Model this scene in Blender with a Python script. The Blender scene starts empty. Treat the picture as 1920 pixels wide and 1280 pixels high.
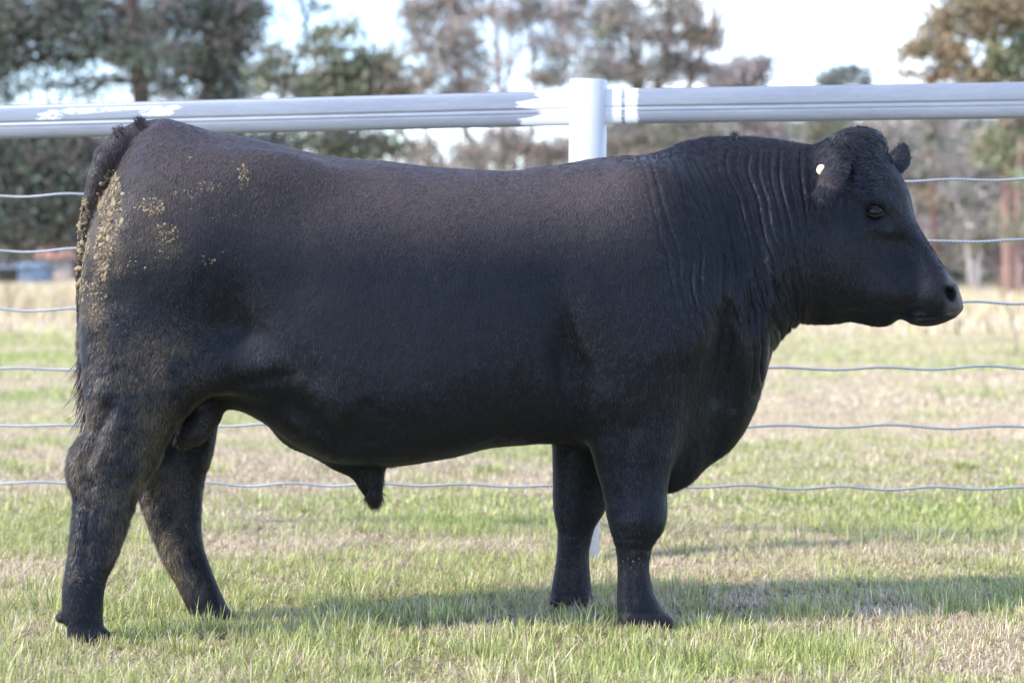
import bpy, math, random
import numpy as np
R = math.radians
rng = np.random.default_rng(7)
random.seed(7)

# ------------------------------------------------------------------ camera, world, sun, exposure
SC = bpy.context.scene
COL = SC.collection
FPX, HZ, CH = 4300.0, 490.0, 1.06          # focal length in pixels of the 1920 px frame, horizon row, eye height
cam = bpy.data.cameras.new('camera')
cam.sensor_width = 36.0
cam.lens = FPX / 1920 * 36
cam.shift_y = -(640 - HZ) / 1920
cam.clip_start = 0.1
cam.clip_end = 3000
cam.dof.use_dof = True
cam.dof.focus_distance = 6.5
cam.dof.aperture_fstop = 3.1
camo = bpy.data.objects.new('camera', cam)
COL.objects.link(camo)
camo.location = (0, 0, CH)
camo.rotation_euler = (R(90), 0, 0)
SC.camera = camo

SUN_TO = np.array([-0.80, -0.36, 0.80])     # towards the sun
SUN_TO = SUN_TO / np.linalg.norm(SUN_TO)
sun_el = math.asin(SUN_TO[2])
sun_az = math.atan2(SUN_TO[0], SUN_TO[1])
world = bpy.data.worlds.new('World')
SC.world = world
world.use_nodes = True
wn, wl = world.node_tree.nodes, world.node_tree.links
wn.clear()
wo = wn.new('ShaderNodeOutputWorld')
bg = wn.new('ShaderNodeBackground')
bg.inputs['Strength'].default_value = 0.15
sky = wn.new('ShaderNodeTexSky')
sky.sky_type = 'NISHITA'
sky.sun_disc = False
sky.sun_elevation = sun_el
sky.sun_rotation = sun_az
sky.air_density = 1.0
sky.dust_density = 0.3
sky.ozone_density = 2.0
tc = wn.new('ShaderNodeTexCoord')
mp = wn.new('ShaderNodeMapping')
mp.inputs['Scale'].default_value = (1, 1, 2.2)
mp.inputs['Location'].default_value = (0.35, 0.1, 0.0)
nz = wn.new('ShaderNodeTexNoise')
nz.inputs['Scale'].default_value = 3.3
nz.inputs['Detail'].default_value = 7
nz.inputs['Roughness'].default_value = 0.62
cr = wn.new('ShaderNodeValToRGB')
cr.color_ramp.elements[0].position = 0.53
cr.color_ramp.elements[1].position = 0.69
mx = wn.new('ShaderNodeMix')
mx.data_type = 'RGBA'
mx.inputs['B'].default_value = (9.6, 10.1, 10.9, 1)
wl.new(tc.outputs['Generated'], mp.inputs['Vector'])
wl.new(mp.outputs['Vector'], nz.inputs['Vector'])
wl.new(nz.outputs['Fac'], cr.inputs['Fac'])
wl.new(cr.outputs['Color'], mx.inputs['Factor'])
sk = wn.new('ShaderNodeMix'); sk.data_type = 'RGBA'; sk.blend_type = 'MULTIPLY'
sk.inputs['Factor'].default_value = 1.0
sk.inputs['B'].default_value = (1.15, 1.18, 1.38, 1)
wl.new(sky.outputs['Color'], sk.inputs['A'])
wl.new(sk.outputs['Result'], mx.inputs['A'])
wl.new(mx.outputs['Result'], bg.inputs['Color'])
wl.new(bg.outputs['Background'], wo.inputs['Surface'])

sl = bpy.data.lights.new('sun', 'SUN')
sl.energy = 2.9
sl.angle = R(2.5)
sl.color = (1.0, 0.93, 0.82)
so = bpy.data.objects.new('sun', sl)
COL.objects.link(so)
from mathutils import Vector
so.rotation_euler = Vector(SUN_TO).to_track_quat('Z', 'Y').to_euler()
so.location = (-20, -10, 30)

SC.view_settings.view_transform = 'Standard'
SC.view_settings.look = 'None'
SC.view_settings.gamma = 1.0
SC.view_settings.exposure = 1.17
SC.render.engine = 'CYCLES'
cy = SC.cycles
cy.use_adaptive_sampling = True
cy.adaptive_threshold = 0.012
cy.use_denoising = True
cy.max_bounces = 5

cy.diffuse_bounces = 3
cy.glossy_bounces = 3
cy.transmission_bounces = 2
cy.transparent_max_bounces = 4
cy.caustics_reflective = False
cy.caustics_refractive = False
cy.sample_clamp_indirect = 4.0

# ------------------------------------------------------------------ helpers
def tag(o, label=None, cat=None, group=None, kind=None):
    if label: o['label'] = label
    if cat: o['category'] = cat
    if group: o['group'] = group
    if kind: o['kind'] = kind
    return o

def empty(name, loc=(0, 0, 0)):
    o = bpy.data.objects.new(name, None)
    o.empty_display_size = 0.1
    COL.objects.link(o)
    o.location = loc
    return o

def mesh_np(name, V, F, mat, parent=None, smooth=True, attrs=None, colattr=None):
    """V (n,3), F (m,k) uniform polygons -> one mesh object (vertices in world space)"""
    V = np.asarray(V, dtype=np.float32)
    F = np.asarray(F, dtype=np.int32)
    me = bpy.data.meshes.new(name)
    n, (m, k) = len(V), F.shape
    me.vertices.add(n)
    me.vertices.foreach_set('co', V.ravel())
    me.loops.add(m * k)
    me.loops.foreach_set('vertex_index', F.ravel())
    me.polygons.add(m)
    me.polygons.foreach_set('loop_start', np.arange(0, m * k, k, dtype=np.int32))
    me.polygons.foreach_set('loop_total', np.full(m, k, dtype=np.int32))
    me.update(calc_edges=True)
    if smooth:
        me.polygons.foreach_set('use_smooth', np.ones(m, dtype=bool))
    for an, av in (attrs or {}).items():
        a = me.attributes.new(an, 'FLOAT', 'POINT')
        a.data.foreach_set('value', np.asarray(av, dtype=np.float32))
    if colattr is not None:
        a = me.attributes.new('tint', 'FLOAT_COLOR', 'POINT')
        c = np.ones((n, 4), dtype=np.float32)
        c[:, :3] = colattr
        a.data.foreach_set('color', c.ravel())
    me.materials.append(mat)
    o = bpy.data.objects.new(name, me)
    COL.objects.link(o)
    if parent is not None:
        pl = np.array(parent.location, dtype=np.float32)
        me.vertices.foreach_set('co', (V - pl).ravel())
        me.update()
        o.parent = parent
    return o

def rebase(o, loc):
    """moves the origin of a mesh object (world-space vertices) to loc"""
    me = o.data
    c = np.empty(len(me.vertices) * 3, dtype=np.float32)
    me.vertices.foreach_get('co', c)
    c = c.reshape(-1, 3) - np.array(loc, dtype=np.float32)
    me.vertices.foreach_set('co', c.ravel())
    me.update()
    o.location = loc
    return o

def px2w(px, py, d):
    return np.array([(px - 960) / FPX * d, d, CH - (py - HZ) / FPX * d])

def w2px(P):
    P = np.asarray(P)
    return 960 + FPX * P[..., 0] / P[..., 1], HZ + FPX * (CH - P[..., 2]) / P[..., 1]

def pchip(xs, ys):
    xs = np.asarray(xs, float); ys = np.asarray(ys, float)
    h = np.diff(xs); dl = np.diff(ys) / h
    m = np.zeros_like(ys)
    for i in range(1, len(xs) - 1):
        if dl[i-1] * dl[i] > 0:
            w1 = 2*h[i] + h[i-1]; w2 = h[i] + 2*h[i-1]
            m[i] = (w1 + w2) / (w1/dl[i-1] + w2/dl[i])
    m[0], m[-1] = dl[0], dl[-1]
    def f(x):
        x = np.clip(x, xs[0], xs[-1])
        i = np.clip(np.searchsorted(xs, x) - 1, 0, len(h) - 1)
        t = (x - xs[i]) / h[i]
        return ((2*t**3 - 3*t**2 + 1) * ys[i] + (t**3 - 2*t**2 + t) * h[i] * m[i]
                + (-2*t**3 + 3*t**2) * ys[i+1] + (t**3 - t**2) * h[i] * m[i+1])
    return f

_lat = np.random.default_rng(11).random((64, 64, 64)).astype(np.float32)
def vnoise(P, s=1.0, seed=0):
    """value noise in -1..1 at points P (n,3)"""
    Q = np.asarray(P) * s + seed * 17.3
    i = np.floor(Q).astype(int); f = Q - i
    f = f * f * (3 - 2 * f)
    r = 0
    for dx in (0, 1):
        for dy in (0, 1):
            for dz in (0, 1):
                w = (f[:, 0] if dx else 1 - f[:, 0]) * (f[:, 1] if dy else 1 - f[:, 1]) * (f[:, 2] if dz else 1 - f[:, 2])
                r = r + w * _lat[(i[:, 0] + dx) % 64, (i[:, 1] + dy) % 64, (i[:, 2] + dz) % 64]
    return r * 2 - 1

def fbm(P, s, o=3, seed=0):
    r = 0; a = 1.0; t = 0
    for k in range(o):
        r = r + a * vnoise(P, s * 2**k, seed + k); t += a; a *= 0.5
    return r / t

def sstep(a, b, x):
    t = np.clip((x - a) / (b - a), 0, 1)
    return t * t * (3 - 2 * t)

# ------------------------------------------------------------------ materials
def new_mat(name):
    m = bpy.data.materials.new(name)
    m.use_nodes = True
    nt = m.node_tree
    p = nt.nodes['Principled BSDF']
    return m, nt.nodes, nt.links, p

def noise_node(N, L, scale, detail=4, rough=0.5, coord='Object', sc=(1, 1, 1)):
    t = N.new('ShaderNodeTexCoord'); mpp = N.new('ShaderNodeMapping'); n = N.new('ShaderNodeTexNoise')
    mpp.inputs['Scale'].default_value = sc
    n.inputs['Scale'].default_value = scale
    n.inputs['Detail'].default_value = detail
    n.inputs['Roughness'].default_value = rough
    L.new(t.outputs[coord], mpp.inputs['Vector']); L.new(mpp.outputs['Vector'], n.inputs['Vector'])
    return n

def ramp(N, L, src, stops):
    r = N.new('ShaderNodeValToRGB')
    e = r.color_ramp.elements
    while len(e) < len(stops): e.new(0.5)
    for k, (p, c) in enumerate(stops):
        e[k].position = p
        e[k].color = (c[0], c[1], c[2], 1) if not isinstance(c, (int, float)) else (c, c, c, 1)
    L.new(src, r.inputs['Fac'])
    return r

def mixc(N, L, fac, a, b, mode='MIX'):
    m = N.new('ShaderNodeMix'); m.data_type = 'RGBA'; m.blend_type = mode
    for key, v in (('Factor', fac), ('A', a), ('B', b)):
        s = m.inputs[key]
        if hasattr(v, 'is_output'): L.new(v, s)
        elif isinstance(v, (int, float)): s.default_value = v
        else: s.default_value = (v[0], v[1], v[2], 1)
    return m.outputs['Result']

def attr(N, name):
    a = N.new('ShaderNodeAttribute'); a.attribute_name = name
    return a

def tint_mat(name, rough=0.6, transl=0.0, spec=0.3, sheen=0.0, island=0.25):
    m, N, L, p = new_mat(name)
    a = attr(N, 'tint')
    g = N.new('ShaderNodeNewGeometry')
    mr = N.new('ShaderNodeMapRange')
    mr.inputs['To Min'].default_value = 1 - island; mr.inputs['To Max'].default_value = 1 + island
    L.new(g.outputs['Random Per Island'], mr.inputs['Value'])
    vm = N.new('ShaderNodeVectorMath'); vm.operation = 'SCALE'
    L.new(a.outputs['Color'], vm.inputs[0]); L.new(mr.outputs['Result'], vm.inputs['Scale'])
    L.new(vm.outputs['Vector'], p.inputs['Base Color'])
    p.inputs['Roughness'].default_value = rough
    p.inputs['Specular IOR Level'].default_value = spec
    if sheen: p.inputs['Sheen Weight'].default_value = sheen
    if transl > 0:
        t = N.new('ShaderNodeBsdfTranslucent'); ms = N.new('ShaderNodeMixShader')
        ms.inputs['Fac'].default_value = transl
        L.new(vm.outputs['Vector'], t.inputs['Color'])
        L.new(p.outputs['BSDF'], ms.inputs[1]); L.new(t.outputs['BSDF'], ms.inputs[2])
        L.new(ms.outputs['Shader'], N['Material Output'].inputs['Surface'])
    return m

def plain(name, col, rough=0.5, metal=0.0, nscale=8, var=0.25, bump=0.0, spec=0.5):
    m, N, L, p = new_mat(name)
    n = noise_node(N, L, nscale, 5, 0.6)
    c = mixc(N, L, n.outputs['Fac'], tuple(x * (1 - var) for x in col), tuple(min(1, x * (1 + var)) for x in col))
    L.new(c, p.inputs['Base Color'])
    p.inputs['Roughness'].default_value = rough
    p.inputs['Metallic'].default_value = metal
    p.inputs['Specular IOR Level'].default_value = spec
    if bump:
        b = N.new('ShaderNodeBump'); b.inputs['Strength'].default_value = bump; b.inputs['Distance'].default_value = 0.01
        L.new(n.outputs['Fac'], b.inputs['Height']); L.new(b.outputs['Normal'], p.inputs['Normal'])
    return m

# ------------------------------------------------------------------ terrain
def ground_z(X, Y):
    """gentle rise far away; flat where the bull stands"""
    far = sstep(60, 220, Y)
    left = sstep(5, -30, X)
    z = far * (0.45 + 0.45 * left)
    z = z + 0.012 * np.sin(X * 1.7 + 1) * np.cos(Y * 1.3) * sstep(7.6, 10, Y) + 0.05 * np.sin(X * 0.35) * np.sin(Y * 0.22) * sstep(12, 25, Y)
    return z

def field_masks(X, Y):
    P = np.stack([X, Y, np.zeros_like(X)], -1)
    n1 = fbm(P, 1.25, 3, 1); n2 = fbm(P, 3.1, 2, 5); n3 = fbm(P * np.array([0.25, 1, 1]), 0.5, 2, 9)
    return n1, n2, n3

def green_frac(X, Y):
    """share of green against straw at a place in the paddock"""
    n1, n2, n3 = field_masks(X, Y)
    near = 0.36 + 0.95 * n1 + 0.6 * n2
    mid = 0.32 + 0.9 * n3 + 0.8 * n1 + 0.3 * n2
    g = near * (1 - sstep(7, 10, Y)) + mid * sstep(7, 10, Y)
    strip = sstep(20, 24, Y) * (1 - sstep(30, 36, Y + 3 * n1 + np.where(X > 0, 5, -3)))   # greener belt before the dry grass
    g = g + 0.30 * strip
    dry = sstep(28, 38, Y + 3 * n1 + np.where(X > 0, 4, -4))
    g = g * (1 - dry) + 0.10 * dry
    return np.clip(g, 0, 1)

GREEN = np.array([[0.25, 0.31, 0.09], [0.38, 0.43, 0.13], [0.51, 0.53, 0.18], [0.60, 0.60, 0.27]])
STRAW = np.array([[0.63, 0.51, 0.35], [0.72, 0.61, 0.43], [0.55, 0.41, 0.28], [0.76, 0.67, 0.49]])

nx, ny = 420, 520
ys = np.concatenate([np.linspace(-8, 4, 20), np.geomspace(4.05, 420, ny - 20)])
uu = np.linspace(-1, 1, nx); uu = np.sign(uu) * np.abs(uu) ** 1.2
GY, GU = np.meshgrid(ys, uu, indexing='ij')
GX = GU * (7 + np.maximum(GY, 0) * 1.1)
GZ = ground_z(GX, GY)
V = np.stack([GX, GY, GZ - 0.004], -1).reshape(-1, 3)
ii = np.arange(ny * nx).reshape(ny, nx)
Fq = np.stack([ii[:-1, :-1], ii[:-1, 1:], ii[1:, 1:], ii[1:, :-1]], -1).reshape(-1, 4)
gf = green_frac(V[:, 0], V[:, 1])
n2 = fbm(V, 6, 2, 3)[:, None]
soil = np.array([0.20, 0.155, 0.09])
gc = (GREEN[0] * 0.9) * gf[:, None] + (STRAW[0] * 0.72) * (1 - gf[:, None])
gc = gc * (1 + 0.25 * n2)
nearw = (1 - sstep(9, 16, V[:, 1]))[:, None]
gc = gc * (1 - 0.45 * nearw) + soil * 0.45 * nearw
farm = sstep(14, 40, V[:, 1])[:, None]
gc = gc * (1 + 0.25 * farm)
gm, N, L, p = new_mat('paddock soil and thatch')
a = attr(N, 'tint')
n = noise_node(N, L, 60, 6, 0.7)
c = mixc(N, L, n.outputs['Fac'], (0.45, 0.45, 0.45), (1.5, 1.5, 1.5))
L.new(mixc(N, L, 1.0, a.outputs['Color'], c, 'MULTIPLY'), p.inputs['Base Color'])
p.inputs['Roughness'].default_value = 0.95
p.inputs['Specular IOR Level'].default_value = 0.1
b = N.new('ShaderNodeBump'); b.inputs['Strength'].default_value = 0.8; b.inputs['Distance'].default_value = 0.02
L.new(n.outputs['Fac'], b.inputs['Height']); L.new(b.outputs['Normal'], p.inputs['Normal'])
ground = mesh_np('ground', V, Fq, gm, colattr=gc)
tag(ground, kind='structure')

# ------------------------------------------------------------------ grass
def blades(Xs, Ys, h, w, az, lean, curl, cols, name, seg=3, sides=True):
    """curved tapering blades as ribbons; all arguments are arrays"""
    n = len(Xs)
    Z0 = ground_z(Xs, Ys)
    d = np.stack([np.cos(az), np.sin(az), np.zeros(n)], -1)
    s = np.stack([-np.sin(az + rng.normal(0, .8, n)), np.cos(az), np.zeros(n)], -1)
    s /= np.linalg.norm(s, axis=1, keepdims=True)
    base = np.stack([Xs, Ys, Z0 - 0.003], -1)
    rows = []
    pos = base.copy()
    ang = lean.copy()
    for k in range(seg + 1):
        t = k / seg
        ww = (w * (1 - t ** 1.6) * 0.5 + 0.0001)[:, None]
        rows.append((pos - s * ww, pos + s * ww) if k < seg else (pos,))
        st = (h / seg)[:, None]
        pos = pos + st * (np.sin(ang)[:, None] * d + np.cos(ang)[:, None] * np.array([0, 0, 1.0]))
        pos[:, 2] = np.maximum(pos[:, 2], Z0 + 0.004)
        ang = ang + curl / seg
    per = 2 * seg + 1
    V = np.empty((n, per, 3))
    for k in range(seg):
        V[:, 2*k] = rows[k][0]; V[:, 2*k+1] = rows[k][1]
    V[:, 2*seg] = rows[seg][0]
    tris = []
    for k in range(seg - 1):
        a = 2*k
        tris += [(a, a+1, a+3), (a, a+3, a+2)]
    tris.append((2*seg-2, 2*seg-1, 2*seg))
    T = np.array(tris)
    F = (np.arange(n)[:, None, None] * per + T[None]).reshape(-1, 3)
    C = np.repeat(cols, per, axis=0)
    return V.reshape(-1, 3), F, C

grass_m = tint_mat('grass blades', 0.55, 0.35, 0.35, island=0.3)

def scatter(n, y0, y1, extra=0.35, pad=0.5):
    Y = (rng.random(n) * (y1**2 - y0**2) + y0**2) ** 0.5
    X = (rng.random(n) * 2 - 1) * (0.2233 * Y * (1 + extra) + pad)
    return X, Y

FOOT = []       # filled by the bull's hooves
def grass_zone(n, y0, y1, hmul, wid, seg, tall=0.0, keepf=None):
    X, Y = scatter(n, y0, y1)
    gfr = green_frac(X, Y)
    P = np.stack([X, Y, np.zeros(n)], -1)
    clump = fbm(P, 5.5, 2, 21)
    isg = rng.random(n) < gfr * 0.95 + 0.04
    # gather blades into tufts
    tx = np.floor(X * 16) / 16 + 0.03; ty = np.floor(Y * 16) / 16 + 0.03
    hsh = vnoise(np.stack([tx, ty, tx * 0], -1), 13.7, 4)
    pull = (hsh > 0.05) * 0.45 * (Y < 14)
    X = X + (tx - X) * pull; Y = Y + (ty - Y) * pull
    h = hmul * (0.5 + 1.0 * rng.random(n)) * np.clip(1 + 1.1 * clump, .35, 2.2)
    h = np.where(isg, h * 1.15, h * 0.95)
    if keepf is not None: h = h * sstep(-.1, .5, fbm(P, 2.3, 2, 77)) + .02
    lean = np.abs(rng.normal(0, 0.45, n)) + 0.05
    flat = rng.random(n) < np.where(isg, 0.36, 0.70)
    lean = np.where(flat, rng.uniform(1.1, 1.6, n), lean)
    curl = rng.normal(0.5, 0.5, n)
    curl = np.where(flat, rng.normal(0.0, 0.5, n), curl)
    az = rng.random(n) * 2 * np.pi
    w = wid * (0.6 + 0.8 * rng.random(n))
    k = rng.integers(0, 4, n)
    cols = np.where(isg[:, None], GREEN[k], STRAW[k])
    cols = cols * (0.85 + 0.3 * rng.random((n, 1)))
    br = (rng.random(n) < 0.05) & ~isg
    cols[br] = np.array([0.22, 0.12, 0.07])
    if tall:
        tl = rng.random(n) < 0.5
        h = np.where(tl, h * tall, h); lean = np.where(tl, np.abs(rng.normal(0, .25, n)), lean)
    keep = np.ones(n, bool)
    for fx, fy, fr in FOOT:
        keep &= (X - fx) ** 2 + (Y - fy) ** 2 > fr ** 2
    return blades(X[keep], Y[keep], h[keep], w[keep], az[keep], lean[keep], curl[keep], cols[keep], '', seg)

def join(parts):
    Vs, Fs, Cs, off = [], [], [], 0
    for v, f, c in parts:
        Vs.append(v); Fs.append(f + off); Cs.append(c); off += len(v)
    return np.concatenate(Vs), np.concatenate(Fs), np.concatenate(Cs)

def build_grass():
    parts = [grass_zone(340000, 5.0, 9.5, 0.031, 0.0030, 3),
             grass_zone(26000, 5.0, 6.7, 0.060, 0.0034, 3, keepf=0.0),
             grass_zone(230000, 9.5, 17, 0.030, 0.0055, 2),
             grass_zone(170000, 17, 34, 0.045, 0.011, 2)]
    # separate tufts and dead clumps of uneven size
    for _ in range(420):
        y = float(rng.uniform(5.4, 13)) if _ % 3 else float(rng.uniform(5.4, 7.6)); x = float(rng.uniform(-1, 1) * (0.2233 * y * 1.25 + .3))
        if any((x - fx) ** 2 + (y - fy) ** 2 < .02 for fx, fy, fr in FOOT): continue
        n = int(rng.integers(30, 130)); big = rng.random()
        rad = .02 + .05 * big; dead = rng.random() < .38
        X = x + rng.normal(0, rad * (1.6 if dead else 1), n); Y = y + rng.normal(0, rad, n)
        az = np.arctan2(Y - y, X - x) + rng.normal(0, .6, n)
        h = (.035 + .055 * big) * rng.uniform(.5, 1.2, n)
        lean = np.abs(rng.normal(.25, .3, n)) + (rng.uniform(.6, 1.2, n) if dead else 0)
        if dead: az = rng.uniform(0, 6.28) + rng.normal(0, .5, n)
        cols = (STRAW[rng.integers(0, 4, n)] * rng.uniform(.5, 1.0)) if dead else GREEN[rng.integers(0, 4, n)] * rng.uniform(.75, 1.15)
        if not dead: m_ = rng.random(n) < .18; cols[m_] = STRAW[1]
        parts.append(blades(X, Y, h, np.full(n, .0036 * (1 + (y - 6) * .06)), az, lean, rng.normal(.5, .4, n), cols, '', 3))
    for (px, py) in ((160, 1207), (400, 1172), (1205, 1182), (1075, 1142)):
        d_ = FPX * CH / (py - HZ); x = (px - 960) / FPX * d_
        for _ in range(9):
            n = 26; X = x + rng.uniform(-.11, .11) + rng.normal(0, .015, n); Y = d_ - rng.uniform(.02, .09) + rng.normal(0, .012, n)
            parts.append(blades(X, Y, rng.uniform(.02, .05, n), np.full(n, .0034), rng.uniform(0, 6.28, n), np.abs(rng.normal(.3, .25, n)), rng.normal(.4, .4, n), np.where(rng.random((n, 1)) < .6, GREEN[2], STRAW[1]) * rng.uniform(.7, 1.1, (n, 1)), '', 3))
    # bent fallen blades in one heap left of the middle
    for (px, py, n) in ((600, 1030, 130), (850, 1040, 160), (1270, 1000, 110), (1090, 1150, 150), (700, 1110, 60)):
        d_ = FPX * CH / (py - HZ); x = (px - 960) / FPX * d_
        X = x + rng.normal(0, .12, n); Y = d_ + rng.normal(0, .10, n)
        parts.append(blades(X, Y, rng.uniform(.08, .2, n), np.full(n, .004), rng.normal(.3, .8, n) + 3.14 * (rng.random(n) < .4), rng.uniform(.9, 1.5, n), rng.normal(0, .4, n), STRAW[rng.integers(0, 4, n)] * rng.uniform(.55, 1.0, (n, 1)), '', 3))
    V, F, C = join(parts)
    g = mesh_np('grass', V, F, grass_m, colattr=C, smooth=False)
    tag(g, 'short mixed green and straw coloured grass covering the paddock', 'grass', kind='stuff')
    # tall dry grass in the far field
    n = 90000
    X, Y = scatter(n, 32, 85, 0.5, 2)
    nn = fbm(np.stack([X, Y, X * 0], -1), 0.3, 3, 8)
    keep = rng.random(n) < 0.6 + 0.5 * nn
    X, Y = X[keep], Y[keep]; n = len(X)
    cols = STRAW[rng.integers(0, 4, n)] * (0.9 + 0.25 * rng.random((n, 1)))
    gg = rng.random(n) < 0.12; cols[gg] = GREEN[2]
    bb = rng.random(n) < 0.07; cols[bb] = [0.26, 0.16, 0.1]
    hh = (0.22 + 0.25 * rng.random(n)) * (1 + 0.5 * nn[keep]) * (0.45 + 0.55 * sstep(34, 46, Y))
    v, f, c = blades(X, Y, hh, 0.028 * (0.6 + rng.random(n)), rng.random(n) * 6.28,
                     np.abs(rng.normal(0, .3, n)), rng.normal(.3, .4, n), cols, '', 2)
    o = mesh_np('dry_grass', v, f, grass_m, colattr=c, smooth=False)
    tag(o, 'tall pale dry grass in the far field before the trees', 'dry grass', kind='stuff')

# ------------------------------------------------------------------ tubes
def tube(pts, rad, nseg=8, wob=0.0):
    pts = np.asarray(pts, float); rad = np.asarray(rad, float)
    n = len(pts)
    tan = np.gradient(pts, axis=0); tan /= np.linalg.norm(tan, axis=1, keepdims=True) + 1e-9
    ref = np.array([0.31, 0.87, 0.11]); ref /= np.linalg.norm(ref)
    if abs(np.dot(tan.mean(0), ref)) > 0.9: ref = np.array([0, 0, 1.0])
    s = np.cross(tan, ref); s /= np.linalg.norm(s, axis=1, keepdims=True) + 1e-9
    t = np.cross(tan, s)
    th = np.arange(nseg) / nseg * 2 * np.pi
    r = rad[:, None] * (1 + wob * rng.normal(0, 1, (n, nseg)))
    V = pts[:, None] + r[..., None] * (np.cos(th)[None, :, None] * s[:, None] + np.sin(th)[None, :, None] * t[:, None])
    ii = np.arange(n * nseg).reshape(n, nseg)
    jj = np.roll(ii, -1, axis=1)
    F = np.stack([ii[:-1], jj[:-1], jj[1:], ii[1:]], -1).reshape(-1, 4)
    return V.reshape(-1, 3), F

def joinq(parts):
    Vs, Fs, off = [], [], 0
    for v, f in parts:
        Vs.append(v); Fs.append(f + off); off += len(v)
    return np.concatenate(Vs), np.concatenate(Fs)

# ==================================================================  THE BULL
D0, SL = 6.756, 0.161
def W(px, py, v=0.0):
    """pixel of the photograph on the bull's own lengthwise plane (offset v across it) -> X, Z"""
    a = (px - 960) / FPX
    X = a * (D0 + v) / (1 - a * SL)
    d = D0 + SL * X + v
    return X, CH - (py - HZ) / FPX * d

VOX = 0.008
gx = np.arange(-1.42, 1.52, VOX); gv = np.arange(-0.56, 0.50, VOX); gz_ = np.arange(-0.03, 1.56, VOX)
Fld = np.full((len(gx), len(gv), len(gz_)), 0.3, dtype=np.float32)

def smin(a, b, k):
    h = np.maximum(k - np.abs(a - b), 0) / k
    return np.minimum(a, b) - h * h * k * 0.25

def box_idx(x0, x1, v0, v1, z0, z1, m=0.08):
    def rr(g, a, b): return slice(max(0, int((a - m - g[0]) / VOX)), min(len(g), int((b + m - g[0]) / VOX) + 2))
    return rr(gx, x0, x1), rr(gv, v0, v1), rr(gz_, z0, z1)

def add_field(sl, f, k, sub=False):
    f = f.astype(np.float32)
    if sub: Fld[sl] = -smin(-Fld[sl], f, k)
    else: Fld[sl] = smin(Fld[sl], f, k)

def loft_x(st, k=0.03, v0=0.0):
    """stations: px, top py, bottom py, half width, position of the widest level, p_up, p_dn"""
    st = np.array(st, float)
    X = []; T = []; B = []
    for s in st:
        x, zt = W(s[0], s[1]); _, zb = W(s[0], s[2])
        X.append(x); T.append(zt); B.append(zb)
    X, T, B = map(np.array, (X, T, B))
    fT, fB, fw, fc, fpu, fpd = (pchip(X, a) for a in (T, B, st[:, 3], st[:, 4], st[:, 5], st[:, 6]))
    sl = box_idx(X[0], X[-1], -st[:, 3].max(), st[:, 3].max(), B.min(), T.max())
    x = gx[sl[0]]; v = gv[sl[1]] - v0; z = gz_[sl[2]]
    t, b, w, c, pu, pd = (f(x)[:, None, None] for f in (fT, fB, fw, fc, fpu, fpd))
    zc = t + (b - t) * c
    zz = z[None, None, :]; vv = v[None, :, None]
    up = zz > zc
    q = np.where(up, (zz - zc) / (t - zc), (zc - zz) / (zc - b))
    pw = np.where(up, pu, pd)
    r = (np.abs(q) ** pw + np.abs(vv / w) ** pw) ** (1 / pw)
    f = (r - 1) * np.minimum(w, (t - b) * 0.5)
    out = np.maximum(X[0] - x, x - X[-1])[:, None, None]
    f = np.maximum(f, out)
    add_field(sl, f, k)

def loft_z(st, k=0.03, zmin=None):
    """stations: py, left px, right px, v, half depth  (top to bottom)"""
    L_ = []
    for py, xl, xr, v, ry in st:
        x0, z0 = W(xl, py, v); x1, z1 = W(xr, py, v)
        L_.append(((z0 + z1) / 2, (x0 + x1) / 2, (x1 - x0) / 2, v, ry))
    A = np.array(L_[::-1])
    if zmin is not None: A[0, 0] = zmin
    fx, fr, fv, fy = (pchip(A[:, 0], A[:, i]) for i in (1, 2, 3, 4))
    sl = box_idx((A[:, 1] - A[:, 2]).min(), (A[:, 1] + A[:, 2]).max(), (A[:, 3] - A[:, 4]).min(), (A[:, 3] + A[:, 4]).max(), A[0, 0], A[-1, 0])
    x = gx[sl[0]][:, None, None]; v = gv[sl[1]][None, :, None]; z = gz_[sl[2]]
    xc, rx, vc, ry = (f(z)[None, None, :] for f in (fx, fr, fv, fy))
    P = 2.2
    r = (np.abs((x - xc) / rx) ** P + np.abs((v - vc) / ry) ** P) ** (1 / P)
    f = (r - 1) * np.minimum(rx, ry)
    out = np.maximum(A[0, 0] - z, z - A[-1, 0])[None, None, :]
    # rounded upper end
    f = np.where(out > -0.03, smax(f, out, 0.03), f)
    add_field(sl, f, k)

def smax(a, b, k): return -smin(-a, -b, k)

def ell(px, py, v, rx, ry, rz, k=0.03, rot=0.0, sub=False, yaw=0.0):
    """ellipsoid centred at a pixel, radii in metres along x, v, z; rot tilts it in the x-z plane"""
    cx, cz = W(px, py, v)
    m = max(rx, ry, rz) * (1 + k / min(rx, ry, rz))
    sl = box_idx(cx - m, cx + m, v - m, v + m, cz - m, cz + m, 0.02)
    x = gx[sl[0]][:, None, None] - cx; vv = gv[sl[1]][None, :, None] - v; z = gz_[sl[2]][None, None, :] - cz
    c, s = math.cos(rot), math.sin(rot)
    a = c * x + s * z; b_ = -s * x + c * z
    if yaw:
        cc, ss = math.cos(yaw), math.sin(yaw)
        a, vv = cc * a + ss * vv, -ss * a + cc * vv
    r = np.sqrt((a / rx) ** 2 + (vv / ry) ** 2 + (b_ / rz) ** 2)
    add_field(sl, (r - 1) * min(rx, ry, rz), k, sub)

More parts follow.
